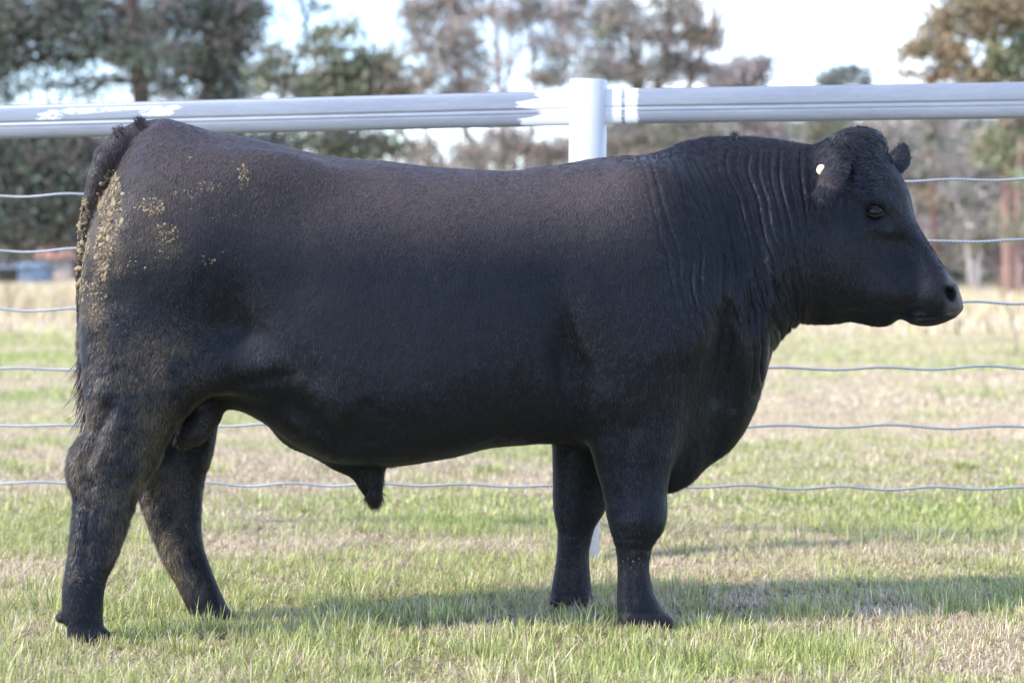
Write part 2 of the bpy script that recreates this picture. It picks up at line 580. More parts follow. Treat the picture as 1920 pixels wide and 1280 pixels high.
def chain(pts, k=0.02, sub=False):
    """pts: px, py, v, radius (m)"""
    Q = [(W(p[0], p[1], p[2])[0], p[2], W(p[0], p[1], p[2])[1], p[3]) for p in pts]
    for a, b in zip(Q[:-1], Q[1:]):
        a = np.array(a); b = np.array(b)
        lo = np.minimum(a[:3] - a[3], b[:3] - b[3]); hi = np.maximum(a[:3] + a[3], b[:3] + b[3])
        sl = box_idx(lo[0], hi[0], lo[1], hi[1], lo[2], hi[2], 0.04 + k)
        x = gx[sl[0]][:, None, None] - a[0]; v = gv[sl[1]][None, :, None] - a[1]; z = gz_[sl[2]][None, None, :] - a[2]
        d = b[:3] - a[:3]; dd = (d ** 2).sum()
        t = np.clip((x * d[0] + v * d[1] + z * d[2]) / dd, 0, 1)
        f = np.sqrt((x - t*d[0])**2 + (v - t*d[1])**2 + (z - t*d[2])**2) - (a[3] + t * (b[3] - a[3]))
        add_field(sl, f, k, sub)

# torso and neck
loft_x([
 (158, 540, 610, .02, .5, 2, 2), (162, 500, 660, .10, .5, 2, 2), (172, 445, 700, .16, .5, 2, 2),
 (190, 385, 735, .205, .5, 2, 2), (215, 335, 750, .245, .5, 2, 2), (250, 275, 757, .275, .5, 2, 2),
 (280, 238, 757, .29, .48, 2, 2), (310, 220, 755, .30, .47, 2.0, 2), (345, 228, 752, .31, .46, 2.1, 2),
 (400, 246, 752, .32, .46, 2.2, 2), (480, 259, 786, .325, .50, 2.4, 2.1), (560, 281, 836, .34, .53, 2.5, 2.4),
 (640, 296, 866, .365, .56, 2.5, 2.6), (740, 306, 873, .385, .58, 2.4, 2.7), (840, 316, 857, .395, .58, 2.3, 2.7),
 (940, 319, 837, .385, .58, 2.2, 2.6), (1040, 307, 832, .36, .57, 2.1, 2.4), (1120, 296, 850, .335, .53, 2, 2),
 (1200, 290, 880, .31, .52, 1.9, 2), (1255, 277, 922, .285, .50, 1.9, 1.7), (1290, 265, 910, .265, .50, 1.8, 1.6),
 (1325, 259, 878, .25, .50, 1.8, 1.6), (1370, 256, 843, .232, .50, 1.8, 1.6), (1400, 256, 799, .225, .50, 1.8, 1.7),
 (1428, 258, 735, .215, .50, 1.8, 1.8), (1442, 260, 678, .205, .50, 1.8, 1.9), (1480, 266, 627, .185, .5, 1.9, 2),
 (1520, 274, 600, .168, .5, 1.9, 2), (1560, 285, 592, .155, .5, 2, 2), (1600, 320, 560, .12, .5, 2, 2)], k=0.01)

# shoulder blade, upper shoulder, ribs and hip
ell(1205, 500, -.21, .19, .12, .27, .12, rot=R(-14))
ell(1205, 500, .21, .19, .12, .27, .12, rot=R(-14))
ell(1330, 590, -.17, .15, .12, .17, .07)
ell(1330, 590, .17, .15, .12, .17, .07)
ell(360, 480, -.21, .26, .115, .23, .07)
ell(360, 480, .21, .26, .115, .23, .07)
ell(500, 340, -.24, .12, .05, .06, .10)
ell(500, 340, .24, .12, .05, .06, .10)

# hind legs
near_hind = [(430, 215, 430, -.14, .11), (520, 172, 470, -.155, .135), (600, 158, 470, -.165, .145), (660, 156, 462, -.172, .142), (710, 158, 432, -.178, .132),
 (760, 163, 372, -.186, .112), (800, 163, 338, -.188, .100), (840, 147, 312, -.185, .09), (870, 138, 300, -.186, .08),
 (900, 137, 279, -.187, .071), (940, 140, 257, -.188, .064), (1000, 134, 235, -.19, .058), (1050, 128, 215, -.19, .054),
 (1090, 120, 198, -.19, .054), (1120, 116, 193, -.19, .056), (1150, 117, 191, -.19, .058), (1178, 124, 193, -.19, .057), (1212, 124, 204, -.19, .06)]
loft_z(near_hind, .05, zmin=0.0)
far_hind = [(470, 240, 470, .14, .11), (600, 200, 480, .165, .14), (700, 215, 470, .175, .13), (760, 240, 416, .17, .11), (800, 245, 408, .16, .098),
 (850, 245, 400, .15, .088), (900, 252, 384, .145, .076), (940, 263, 379, .14, .066), (990, 279, 379, .135, .058),
 (1040, 300, 387, .13, .054), (1090, 325, 407, .125, .053), (1130, 345, 424, .12, .056), (1165, 365, 446, .12, .058)]
loft_z(far_hind, .04, zmin=0.0)
# hoofed toes
ell(172, 1196, -.215, .055, .026, .028, .015); ell(172, 1196, -.165, .055, .026, .028, .015)
ell(412, 1160, .095, .055, .026, .026, .015); ell(412, 1160, .145, .055, .026, .026, .015)
ell(112, 1157, -.20, .018, .014, .018, .008, rot=R(20)); ell(118, 1157, -.165, .016, .014, .016, .008)
# hock point
ell(150, 868, -.186, .028, .035, .05, .04)
# fore legs
near_fore = [(430, 1180, 1330, -.19, .09), (520, 1128, 1385, -.21, .115), (600, 1098, 1385, -.215, .125), (650, 1086, 1345, -.215, .128), (700, 1080, 1300, -.21, .122), (740, 1083, 1286, -.205, .115),
 (790, 1096, 1277, -.20, .10), (830, 1104, 1270, -.20, .09), (880, 1116, 1257, -.195, .08), (930, 1130, 1248, -.195, .07), (960, 1136, 1245, -.195, .068),
 (990, 1143, 1240, -.195, .064), (1030, 1153, 1221, -.195, .053), (1060, 1156, 1217, -.195, .05), (1100, 1155, 1223, -.195, .052),
 (1130, 1155, 1234, -.195, .058), (1155, 1158, 1250, -.195, .06), (1183, 1160, 1266, -.195, .062)]
loft_z(near_fore, .045, zmin=0.0)
far_fore = [(650, 1040, 1290, .20, .12), (740, 1035, 1230, .20, .11), (840, 1035, 1190, .20, .09), (900, 1035, 1160, .20, .078), (960, 1038, 1134, .20, .07),
 (1000, 1045, 1112, .20, .058), (1040, 1043, 1104, .20, .052), (1090, 1036, 1107, .20, .052), (1115, 1033, 1109, .20, .056), (1140, 1034, 1116, .20, .058)]
loft_z(far_fore, .04, zmin=0.0)
ell(1225, 1168, -.222, .058, .027, .028, .015); ell(1225, 1168, -.170, .058, .027, .028, .015)
ell(1085, 1130, .172, .05, .027, .026, .015); ell(1085, 1130, .226, .05, .027, .026, .015)
ell(1176, 1162, -.245, .020, .014, .018, .008); ell(1040, 1128, .15, .018, .016, .016, .008)
# elbow, knee
ell(1120, 735, -.25, .05, .05, .07, .06)
ell(1205, 965, -.20, .055, .062, .06, .04)
# folds: elbow pocket, flank pocket, chest groove behind the dewlap
ell(1066, 695, -.405, .040, .095, .13, .08, rot=R(6), sub=True)
ell(480, 765, -.36, .13, .10, .065, .06, rot=R(20), sub=True)
ell(640, 830, -.36, .16, .08, .075, .06, rot=R(-25), sub=True)
ell(1362, 700, -.33, .028, .10, .17, .08, rot=R(-6), sub=True)
ell(1425, 560, -.27, .02, .06, .16, .04, rot=R(-4), sub=True)
ell(425, 628, -.43, .06, .10, .11, .12, sub=True)
# flank skin joining the stifle and belly
chain([(430, 680, -.215, .055), (500, 684, -.235, .040), (560, 705, -.25, .025)], .09)
# sheath
chain([(560, 800, 0, .06), (650, 848, 0, .05), (690, 884, 0, .033), (697, 908, 0, .024), (701, 930, 0, .018)], .04)
# scrotum
ell(410, 735, 0, .07, .09, .05, .05)
chain([(410, 735, -.05, .040), (386, 778, -.07, .048), (362, 808, -.08, .047), (346, 825, -.085, .034)], .014)
# tail
chain([(292, 240, 0, .030), (262, 250, -.005, .036), (232, 268, -.015, .042), (206, 297, -.02, .043), (187, 335, -.022, .036), (173, 378, -.022, .028),
       (162, 425, -.022, .0215), (156, 480, -.022, .018), (154, 560, -.022, .015), (155, 640, -.022, .014), (160, 720, -.022, .015), (164, 770, -.022, .010)], .012)

# head in its own frame: turned some 20 degrees towards the viewer
HYAW = R(20)
HP = 619.0
hx0, hz0 = W(1575, 395)
HE1 = np.array([.8 * math.cos(HYAW), -.8 * math.sin(HYAW), -.6])       # along the face to the muzzle
HE2 = np.array([.6 * math.cos(HYAW), -.6 * math.sin(HYAW), .8])        # towards the forehead
HE3 = np.array([math.sin(HYAW), math.cos(HYAW), 0.0])                  # to the far side
HV0 = -0.01
def hpt(px, py, l):
    # pixel -> sagittal coordinate so that the point projects back to (px, py) after the lateral offset l
    a = 0.0
    for _ in range(12):
        v = HV0 - a * math.sin(HYAW) + l * math.cos(HYAW)
        X, Z = W(px, py, v)
        a = (X - hx0 - l * math.sin(HYAW)) / math.cos(HYAW)
    dz = Z - hz0
    return np.array([hx0 + a * math.cos(HYAW) + l * math.sin(HYAW), HV0 - a * math.sin(HYAW) + l * math.cos(HYAW), hz0 + dz])
hst = np.array([(-95, 95, -40, .06), (-72, 130, -105, .092), (-32, 146, -150, .112), (0, 135, -170, .120), (40, 124, -182, .122), (84, 104, -186, .110),
 (118, 76, -168, .096), (150, 60, -150, .084), (182, 49, -134, .075), (202, 42, -116, .071), (213, 38, -92, .071),
 (238, 29, -86, .075), (258, 21, -75, .073), (278, 10, -56, .062), (296, -4, -28, .03)], float)
fu, fd, fw_ = (pchip(hst[:, 0] / HP, hst[:, i] / (HP if i < 3 else 1)) for i in (1, 2, 3))
sl = box_idx(hx0 - .22, hx0 + .5, -.3, .2, hz0 - .42, hz0 + .30, 0.0)
dx = gx[sl[0]][:, None, None] - hx0; dv = gv[sl[1]][None, :, None] - HV0; dz = gz_[sl[2]][None, None, :] - hz0
a_ = dx * HE1[0] + dv * HE1[1] + dz * HE1[2]
b_ = dx * HE2[0] + dv * HE2[1] + dz * HE2[2]
l_ = dx * HE3[0] + dv * HE3[1] + dz * HE3[2]
t0, t1 = hst[0, 0] / HP, hst[-1, 0] / HP
U, Dn, Wd = fu(a_), fd(a_), fw_(a_)
cc = U + (Dn - U) * 0.36
up = b_ > cc
q = np.where(up, (b_ - cc) / (U - cc), (cc - b_) / (cc - Dn))
pw = np.where(up, 2.9, 2.0)
wl_ = Wd * np.where(up, 1.0, 1.0 - 0.18 * np.clip(q, 0, 1) ** 2)
r = (np.abs(q) ** pw + np.abs(l_ / wl_) ** pw) ** (1 / pw)
f = (r - 1) * np.minimum(Wd, (U - Dn) / 2)
f = np.maximum(f, np.maximum(t0 - a_, a_ - t1))
add_field(sl, f, .045)

def hell(px, py, l, r1, r2, r3, k=.02, sub=False, rot=0.0, yaw=0.0):
    """ellipsoid in the head frame; radii along the image-right axis of the head plane, up, lateral"""
    c = hpt(px, py, l)
    m = max(r1, r2, r3) * (1 + k / min(r1, r2, r3))
    sl = box_idx(c[0] - m, c[0] + m, c[1] - m, c[1] + m, c[2] - m, c[2] + m, .04)
    x = gx[sl[0]][:, None, None] - c[0]; v = gv[sl[1]][None, :, None] - c[1]; z = gz_[sl[2]][None, None, :] - c[2]
    ya = HYAW + yaw
    a = x * math.cos(ya) - v * math.sin(ya); l = x * math.sin(ya) + v * math.cos(ya)
    cc, ss = math.cos(rot), math.sin(rot)
    a, z = cc * a + ss * z, -ss * a + cc * z
    r = np.sqrt((a / r1) ** 2 + (z / r2) ** 2 + (l / r3) ** 2)
    add_field(sl, (r - 1) * min(r1, r2, r3), k, sub)

hell(1575, 480, -.085, .10, .115, .065, .05)       # cheek
hell(1575, 480, .085, .10, .115, .065, .05)
hell(1625, 535, -.070, .10, .055, .035, .05, rot=R(-12))  # jaw muscle
hell(1640, 372, -.104, .040, .018, .022, .035, rot=R(-20))  # brow
hell(1640, 372, .104, .040, .018, .022, .035, rot=R(-20))
hell(1622, 270, 0, .065, .045, .075, .03)          # poll
hell(1700, 470, -.085, .05, .03, .03, .04, sub=True, rot=R(-50))   # hollow below the eye
hell(1640, 397, -.146, .034, .022, .034, .012, sub=True)   # eye socket
hell(1640, 397, .150, .034, .022, .034, .012, sub=True)
hell(1636, 424, -.106, .030, .010, .012, .03, rot=R(-15))  # lower lid fold
hell(1757, 550, -.045, .040, .042, .033, .03)      # muzzle pad
hell(1757, 550, .045, .040, .042, .033, .03)
hell(1780, 548, -.045, .020, .032, .028, .02, rot=R(-25))  # nostril wing
hell(1780, 548, .045, .020, .032, .028, .02, rot=R(-25))
hell(1780, 552, -.070, .015, .026, .040, .008, sub=True, rot=R(28))  # nostril
hell(1780, 552, .072, .015, .025, .036, .008, sub=True, rot=R(28))
# mouth slit
for q_ in np.linspace(0, 1, 7):
    hell(1693 + 52 * q_, 591 - 6 * math.sin(q_ * 3.1), -.070, .010, .0045, .030, .006, sub=True)
hell(1592, 318, -.150, .012, .040, .050, .010, sub=True, rot=R(-6))   # opening of the ear
hell(1738, 594, -.0, .042, .020, .058, .015)       # lower lip and chin
# ears: leaf shaped, cupped
def ear(base, tip, l0, l1, half, thick, nrm, k=.012):
    A = hpt(base[0], base[1], l0); B = hpt(tip[0], tip[1], l1)
    ax = B - A; ln = np.linalg.norm(ax); ax /= ln
    nrm = np.array(nrm, float); nrm -= ax * nrm.dot(ax); nrm /= np.linalg.norm(nrm)
    sd = np.cross(ax, nrm)
    C = (A + B) / 2; m = ln / 2 + half * .4
    sl = box_idx(C[0] - m, C[0] + m, C[1] - m, C[1] + m, C[2] - m, C[2] + m, .03)
    x = gx[sl[0]][:, None, None] - A[0]; v = gv[sl[1]][None, :, None] - A[1]; z = gz_[sl[2]][None, None, :] - A[2]
    t = (x * ax[0] + v * ax[1] + z * ax[2]) / ln
    s = x * sd[0] + v * sd[1] + z * sd[2]
    n_ = x * nrm[0] + v * nrm[1] + z * nrm[2]
    tc_ = np.clip(t, 0, 1)
    w = half * (0.50 + 0.85 * np.sin(np.pi * np.clip(tc_ * .92 + .02, 0, 1)) ** .8) * np.sqrt(np.clip(1.02 - tc_ ** 3.5, 0.01, 1)) / 1.25
    n2_ = n_ + 0.30 * s * s / half          # cup
    f = (np.sqrt((s / w) ** 2 + (n2_ / thick) ** 2) - 1) * thick
    f = np.maximum(f, np.maximum(-t, t - 1) * ln)
    add_field(sl, f, k)
    return A, B, nrm, sd, ln
EA = ear((1576, 272), (1543, 376), -.125, -.245, .055, .0085, (-.8, -1, .2), .008)
ear((1666, 330), (1697, 268), .10, .20, .046, .012, (-.5, -1, 0), .010)
chain([(1590, 283, -.11, .026), (1576, 286, -.14, .016)], .02)

# surface nets --------------------------------------------------------------
def surface_nets(Fd):
    ins = Fd < 0
    c8 = np.zeros(tuple(s - 1 for s in Fd.shape), np.uint8)
    for dx in (0, 1):
        for dy in (0, 1):
            for dz in (0, 1):
                c8 += ins[dx:dx + c8.shape[0], dy:dy + c8.shape[1], dz:dz + c8.shape[2]]
    act = (c8 > 0) & (c8 < 8)
    idx = np.argwhere(act)
    ids = np.full(act.shape, -1, np.int32); ids[act] = np.arange(len(idx))
    acc = np.zeros((len(idx), 3)); cnt = np.zeros(len(idx))
    corners = [(0,0,0),(1,0,0),(0,1,0),(1,1,0),(0,0,1),(1,0,1),(0,1,1),(1,1,1)]
    for i, a in enumerate(corners):
        for b in corners[i+1:]:
            if sum(abs(p - q) for p, q in zip(a, b)) != 1: continue
            a_ = np.array(a); b_ = np.array(b)
            fa = Fd[tuple((idx + a_).T)]; fb = Fd[tuple((idx + b_).T)]
            m = (fa < 0) != (fb < 0)
            t = np.where(m, fa / np.where(m, fa - fb, 1), 0)
            acc[m] += (a_ + t[:, None] * (b_ - a_))[m]; cnt += m
    V = idx + acc / cnt[:, None]
    quads = []
    for ax in range(3):
        o1, o2 = (ax + 1) % 3, (ax + 2) % 3
        s0 = [slice(None)] * 3; s1 = [slice(None)] * 3
        s0[ax] = slice(0, -1); s1[ax] = slice(1, None)
        A, B = ins[tuple(s0)], ins[tuple(s1)]
        E = np.argwhere(A != B)
        ok = (E[:, o1] > 0) & (E[:, o2] > 0) & (E[:, o1] < Fd.shape[o1] - 1) & (E[:, o2] < Fd.shape[o2] - 1)
        E = E[ok]
        e1 = np.zeros(3, int); e1[o1] = 1; e2 = np.zeros(3, int); e2[o2] = 1
        q = np.stack([ids[tuple((E - e1 - e2).T)], ids[tuple((E - e2).T)], ids[tuple(E.T)], ids[tuple((E - e1).T)]], -1)
        fl = ins[tuple(s0)][tuple(E.T)]
        q[~fl] = q[~fl][:, ::-1]
        quads.append(q)
    return V, np.concatenate(quads)

# close the soles a little above the grid floor
Fld[:, :, gz_ < 0.0] = 0.05
SV, SF = surface_nets(Fld)
SV = np.stack([gx[0] + SV[:, 0] * VOX, gv[0] + SV[:, 1] * VOX, gz_[0] + SV[:, 2] * VOX], -1)
del Fld

def laplace(V, Fq, n, lam=0.5):
    e = np.concatenate([Fq[:, [0, 1]], Fq[:, [1, 2]], Fq[:, [2, 3]], Fq[:, [3, 0]]])
    for _ in range(n):
        acc = np.zeros_like(V); cnt = np.zeros(len(V))
        for a, b in ((0, 1), (1, 0)):
            for k in range(3): acc[:, k] += np.bincount(e[:, a], V[e[:, b], k], len(V))
            cnt += np.bincount(e[:, a], minlength=len(V))
        V = V + lam * (acc / cnt[:, None] - V)
    return V
SV = laplace(laplace(SV, SF, 2), SF, 1, -0.3)

# largest connected piece only is expected; smooth by one subdivision in Blender
tmp = bpy.data.meshes.new('tmp')
tmp.from_pydata(SV.tolist(), [], SF.tolist())
tob = bpy.data.objects.new('tmp', tmp); COL.objects.link(tob)
md = tob.modifiers.new('s', 'SUBSURF'); md.levels = 1; md.render_levels = 1
dg = bpy.context.evaluated_depsgraph_get()
em = tob.evaluated_get(dg).to_mesh()
nv = len(em.vertices)
BV = np.empty(nv * 3, np.float32); em.vertices.foreach_get('co', BV); BV = BV.reshape(-1, 3).astype(float)
lv = np.empty(len(em.loops), np.int32); em.loops.foreach_get('vertex_index', lv); BF = lv.reshape(-1, 4)
tob.evaluated_get(dg).to_mesh_clear()
bpy.data.objects.remove(tob); bpy.data.meshes.remove(tmp)

def vnormals(V, Fq):
    fn = np.cross(V[Fq[:, 2]] - V[Fq[:, 0]], V[Fq[:, 3]] - V[Fq[:, 1]])
    n = np.zeros_like(V)
    for c in range(4):
        for k in range(3): n[:, k] += np.bincount(Fq[:, c], fn[:, k], len(V))
    return n / (np.linalg.norm(n, axis=1, keepdims=True) + 1e-12)

BN = vnormals(BV, BF)
wV = BV.copy(); wV[:, 1] += D0 + SL * BV[:, 0]
PX, PY = w2px(wV)

# skin folds of the neck, muscle relief
def lean_of(x): return np.interp(x, [1180, 1350, 1420, 1490, 1530], [85, 95, 70, 5, -20])
tt = (PY - 300) / 300
sx = PX - lean_of(PX - 60 * np.clip(tt, 0, 1.2)) * tt
nw = fbm(wV, 9, 2, 31)
nw2 = fbm(wV, 3.5, 2, 33)
msk = sstep(1165, 1225, sx) * (1 - sstep(1500, 1530, PX)) * sstep(262, 310, PY) * (1 - sstep(540, 680, PY + 30 * nw2)) * (BV[:, 1] < 0.35)
msk2 = np.clip(0.70 + 0.9 * nw2, 0.35, 1)
ph = sx / 21 + 0.55 * nw + 1.1 * nw2
gr = (1 - np.abs(np.sin(np.pi * ph))) ** 1.8
ph2 = sx / 15 + 0.8 * nw + 2 * nw2
gr2 = (1 - np.abs(np.sin(np.pi * ph2))) ** 2
disp = -(0.0068 * gr + 0.0040 * gr2) * msk * msk2
# throat and cheek folds
m3 = sstep(1395, 1430, PX) * (1 - sstep(1500, 1530, PX)) * sstep(480, 540, PY) * (1 - sstep(700, 780, PY))
disp += -0.007 * (1 - np.abs(np.sin(np.pi * (sx / 30 + nw)))) ** 2 * m3
# foreleg and pastern creases
for (cx, cy, w, h, amp, per) in ((1190, 1018, 60, 20, .0030, 19), (1195, 1105, 60, 45, .0010, 14), (160, 1090, 60, 60, .0010, 13), (1165, 940, 30, 30, .002, 24)):
    mm = np.exp(-((PX - cx) / w) ** 2 - ((PY - cy) / h) ** 2)
    disp += -amp * mm * (1 - np.abs(np.sin(np.pi * (PY / per + 0.5 * nw)))) ** 2
# brisket edge, general unevenness
disp += 0.0075 * fbm(wV, 2.6, 2, 39) * sstep(1560, 1500, PX) + 0.0040 * fbm(wV, 7, 2, 40) + 0.0012 * fbm(wV, 26, 2, 41)
# rib and muscle hints
ribm = sstep(620, 700, PX) * (1 - sstep(1000, 1060, PX)) * sstep(480, 560, PY) * (1 - sstep(700, 760, PY))
disp += 0.0022 * fbm(wV * np.array([1, 1, .35]), 11, 2, 46) * ribm
# thick curly coat on the thigh and hock
curl_m = (1 - sstep(330, 450, PX)) * sstep(560, 640, PY) * (1 - sstep(1030, 1100, PY))
disp += curl_m * 0.004 * np.abs(fbm(wV * np.array([1, 1, 1.6]), 34, 2, 44))
# lip line, tendon hollows of the shanks
ly = np.interp(PX, [1688, 1700, 1730, 1760, 1790], [586, 592, 597, 594, 583])
disp += -0.0075 * np.exp(-((PY - ly) / 2.8) ** 2) * sstep(1686, 1696, PX) * sstep(1792, 1784, PX)
for (x0, y0, x1, y1, w, amp) in ((205, 760, 165, 860, 13, .012), (172, 900, 160, 1100, 9, .004), (330, 930, 380, 1090, 9, .004), (1182, 1030, 1186, 1120, 9, .004), (1070, 1030, 1070, 1100, 8, .003), (1185, 800, 1165, 930, 12, .005),
                                   (548, 700, 640, 775, 22, -.013), (640, 775, 735, 840, 26, -.010), (460, 722, 545, 700, 17, .014), (545, 760, 640, 835, 24, .010), (690, 762, 760, 800, 16, .008), (1062, 620, 1082, 770, 26, .0045), (1370, 590, 1345, 740, 14, .008), (1405, 560, 1375, 760, 12, .006), (560, 520, 450, 700, 40, .006)):
    t_ = np.clip(((PX - x0) * (x1 - x0) + (PY - y0) * (y1 - y0)) / ((x1 - x0) ** 2 + (y1 - y0) ** 2), 0, 1)
    d_ = np.hypot(PX - x0 - t_ * (x1 - x0), PY - y0 - t_ * (y1 - y0))
    disp += -amp * np.exp(-(d_ / w) ** 2) * sstep(.3, .7, np.abs(BN[:, 1]))
BV = BV + BN * disp[:, None]
BN = vnormals(BV, BF)
wV = BV.copy(); wV[:, 1] += D0 + SL * BV[:, 0]
sN = BN.copy(); sN[:, 0] = BN[:, 0] - SL * BN[:, 1]     # normals after the shear
sN /= np.linalg.norm(sN, axis=1, keepdims=True)
PX, PY = w2px(wV)

def colour_masks(P, px, py):
    n1 = fbm(P, 12, 3, 50); n2 = fbm(P, 45, 2, 52); n3 = fbm(P, 3.0, 2, 54)
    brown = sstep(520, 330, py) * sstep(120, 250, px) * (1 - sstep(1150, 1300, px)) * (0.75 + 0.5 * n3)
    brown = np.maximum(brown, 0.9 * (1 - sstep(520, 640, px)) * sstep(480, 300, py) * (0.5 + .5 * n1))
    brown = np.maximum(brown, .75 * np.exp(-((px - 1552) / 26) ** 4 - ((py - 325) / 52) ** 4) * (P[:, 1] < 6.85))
    mud = 1.2 * np.exp(-((px - 190) / 46) ** 2 - ((py - 440) / 105) ** 2)
    mud = np.maximum(mud, 0.65 * np.exp(-((px - 175) / 55) ** 2 - ((py - 680) / 200) ** 2))
    mud = np.maximum(mud, 0.42 * (1 - sstep(300, 420, px)) * sstep(560, 680, py) * (1 - sstep(1060, 1120, py)))
    mud = np.maximum(mud, 0.5 * np.exp(-((px - 300) / 50) ** 2 - ((py - 430) / 60) ** 2))
    far = (px > 255) & (px < 445) & (py > 880)
    mud = np.where(far, np.maximum(mud, 0.85 * np.exp(-((px - (250 + (py - 900) * .42)) / 45) ** 2) * (1 - sstep(1090, 1150, py))), mud)
    mud = np.maximum(mud, 0.35 * np.exp(-((px - 1180) / 30) ** 2 - ((py - 1060) / 30) ** 2))
    mud = np.maximum(mud, 0.35 * np.exp(-((px - 1070) / 25) ** 2 - ((py - 1060) / 60) ** 2))
    mud = np.clip(mud * (0.75 + 1.3 * n1 + 0.8 * n2), 0, 1)
    return brown, mud
brown, mud = colour_masks(wV, PX, PY)
scro = sstep(760, 775, PY) * (PY < 858) * (PX > 315) * (PX < 425) * (BV[:, 1] > -.165) * (BV[:, 1] < -.02) * 1.0
nose = sstep(1766, 1786, PX + 0.05 * (PY - 540)) * (PY > 500) * (PY < 592)
hoof = np.maximum((wV[:, 2] < 0.05) * 0.8, np.exp(-((PX - 108) / 10) ** 2 - ((PY - 1157) / 14) ** 2) * 1.2)
hoof = np.maximum(hoof, np.exp(-((PX - 1176) / 13) ** 2 - ((PY - 1163) / 12) ** 2) * (BV[:, 1] < -.2))
hoof = np.clip(hoof * .55, 0, 1)
nos = np.exp(-((PX - 1781) / 10) ** 4 - ((PY - 551) / 17) ** 4)
nose = nose * (1 - nos)
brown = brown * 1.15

hide, N, L, p = new_mat('short black coat')
nf = noise_node(N, L, 190, 3, 0.6, sc=(1.0, 1.0, 0.22))
nb = noise_node(N, L, 9, 4, 0.55)
base = mixc(N, L, nb.outputs['Fac'], (0.0034, 0.0036, 0.0048), (0.0066, 0.0069, 0.0092))
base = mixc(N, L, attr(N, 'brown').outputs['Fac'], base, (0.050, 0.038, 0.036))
base = mixc(N, L, attr(N, 'mud').outputs['Fac'], base, (0.062, 0.047, 0.033))
base = mixc(N, L, attr(N, 'nose').outputs['Fac'], base, (0.075, 0.062, 0.062))
base = mixc(N, L, attr(N, 'bare').outputs['Fac'], base, (0.020, 0.015, 0.012))
base = mixc(N, L, attr(N, 'hoof').outputs['Fac'], base, (0.06, 0.045, 0.036))
L.new(base, p.inputs['Base Color'])
p.inputs['Roughness'].default_value = 0.62
p.inputs['Specular IOR Level'].default_value = 0.26
p.inputs['Specular Tint'].default_value = (0.8, 0.88, 1.0, 1)
p.inputs['Sheen Weight'].default_value = 0.06
p.inputs['Sheen Roughness'].default_value = 0.4
p.inputs['Sheen Tint'].default_value = (0.75, 0.8, 1.0, 1)
b = N.new('ShaderNodeBump'); b.inputs['Strength'].default_value = 0.9; b.inputs['Distance'].default_value = 0.003
L.new(nf.outputs['Fac'], b.inputs['Height']); L.new(b.outputs['Normal'], p.inputs['Normal'])

BLOC = (float(W(640, 1190)[0]), D0 - 0.06, 0.0)
bull = mesh_np('bull', wV, BF, hide, attrs={'brown': brown, 'mud': mud, 'nose': nose, 'hoof': hoof, 'bare': scro})
rebase(bull, BLOC)
tag(bull, 'large black beef bull standing side on in the grass, facing right', 'bull')

# ---- coat hair ------------------------------------------------------------
hair_m, N, L, p = new_mat('coat hair')
a = attr(N, 'tint'); g = N.new('ShaderNodeNewGeometry'); mr = N.new('ShaderNodeMapRange')
mr.inputs['To Min'].default_value = 0.1; mr.inputs['To Max'].default_value = 2.2
L.new(g.outputs['Random Per Island'], mr.inputs['Value'])
vm = N.new('ShaderNodeVectorMath'); vm.operation = 'SCALE'
L.new(a.outputs['Color'], vm.inputs[0]); L.new(mr.outputs['Result'], vm.inputs['Scale'])
L.new(vm.outputs['Vector'], p.inputs['Base Color'])
p.inputs['Roughness'].default_value = 0.45
p.inputs['Specular IOR Level'].default_value = 0.36
p.inputs['Specular Tint'].default_value = (0.85, 0.9, 1.0, 1)

def sample_surface(n, wfun=None):
    q = BF
    c = wV[q].mean(1)
    fn = np.cross(wV[q[:, 2]] - wV[q[:, 0]], wV[q[:, 3]] - wV[q[:, 1]]) * .5
    ar = np.linalg.norm(fn, axis=1)
    w = ar * (1.0 if wfun is None else wfun(c, fn / (ar[:, None] + 1e-12)))
    cs = np.cumsum(w); cs /= cs[-1]
    fi = np.searchsorted(cs, rng.random(n))
    u, v = rng.random((2, n, 1))
    Q = q[fi]
    P = (1-u)*(1-v)*wV[Q[:, 0]] + u*(1-v)*wV[Q[:, 1]] + u*v*wV[Q[:, 2]] + (1-u)*v*wV[Q[:, 3]]
    M = (1-u)*(1-v)*sN[Q[:, 0]] + u*(1-v)*sN[Q[:, 1]] + u*v*sN[Q[:, 2]] + (1-u)*v*sN[Q[:, 3]]
    M /= np.linalg.norm(M, axis=1, keepdims=True)
    return P, M

def flow(P, px, py):
    d = np.zeros_like(P)
    d[:, 0] = np.interp(px, [150, 400, 700, 1000, 1200, 1500, 1560, 1800], [-.15, -.55, -.60, -.35, -.15, .05, -.5, -.75])
    d[:, 2] = np.interp(px, [150, 700, 1500, 1560, 1800], [-1, -.85, -1, -.9, -.35])
    swx = fbm(P, 2.2, 2, 60); d[:, 0] += 0.5 * swx
    fl = np.exp(-((px - 560) / 90) ** 2 - ((py - 720) / 90) ** 2)       # flank swirl
    d[:, 0] += 1.3 * fl
    leg = sstep(860, 900, py)
    d[:, 0] = d[:, 0] * (1 - leg) - 0.1 * leg
    return d

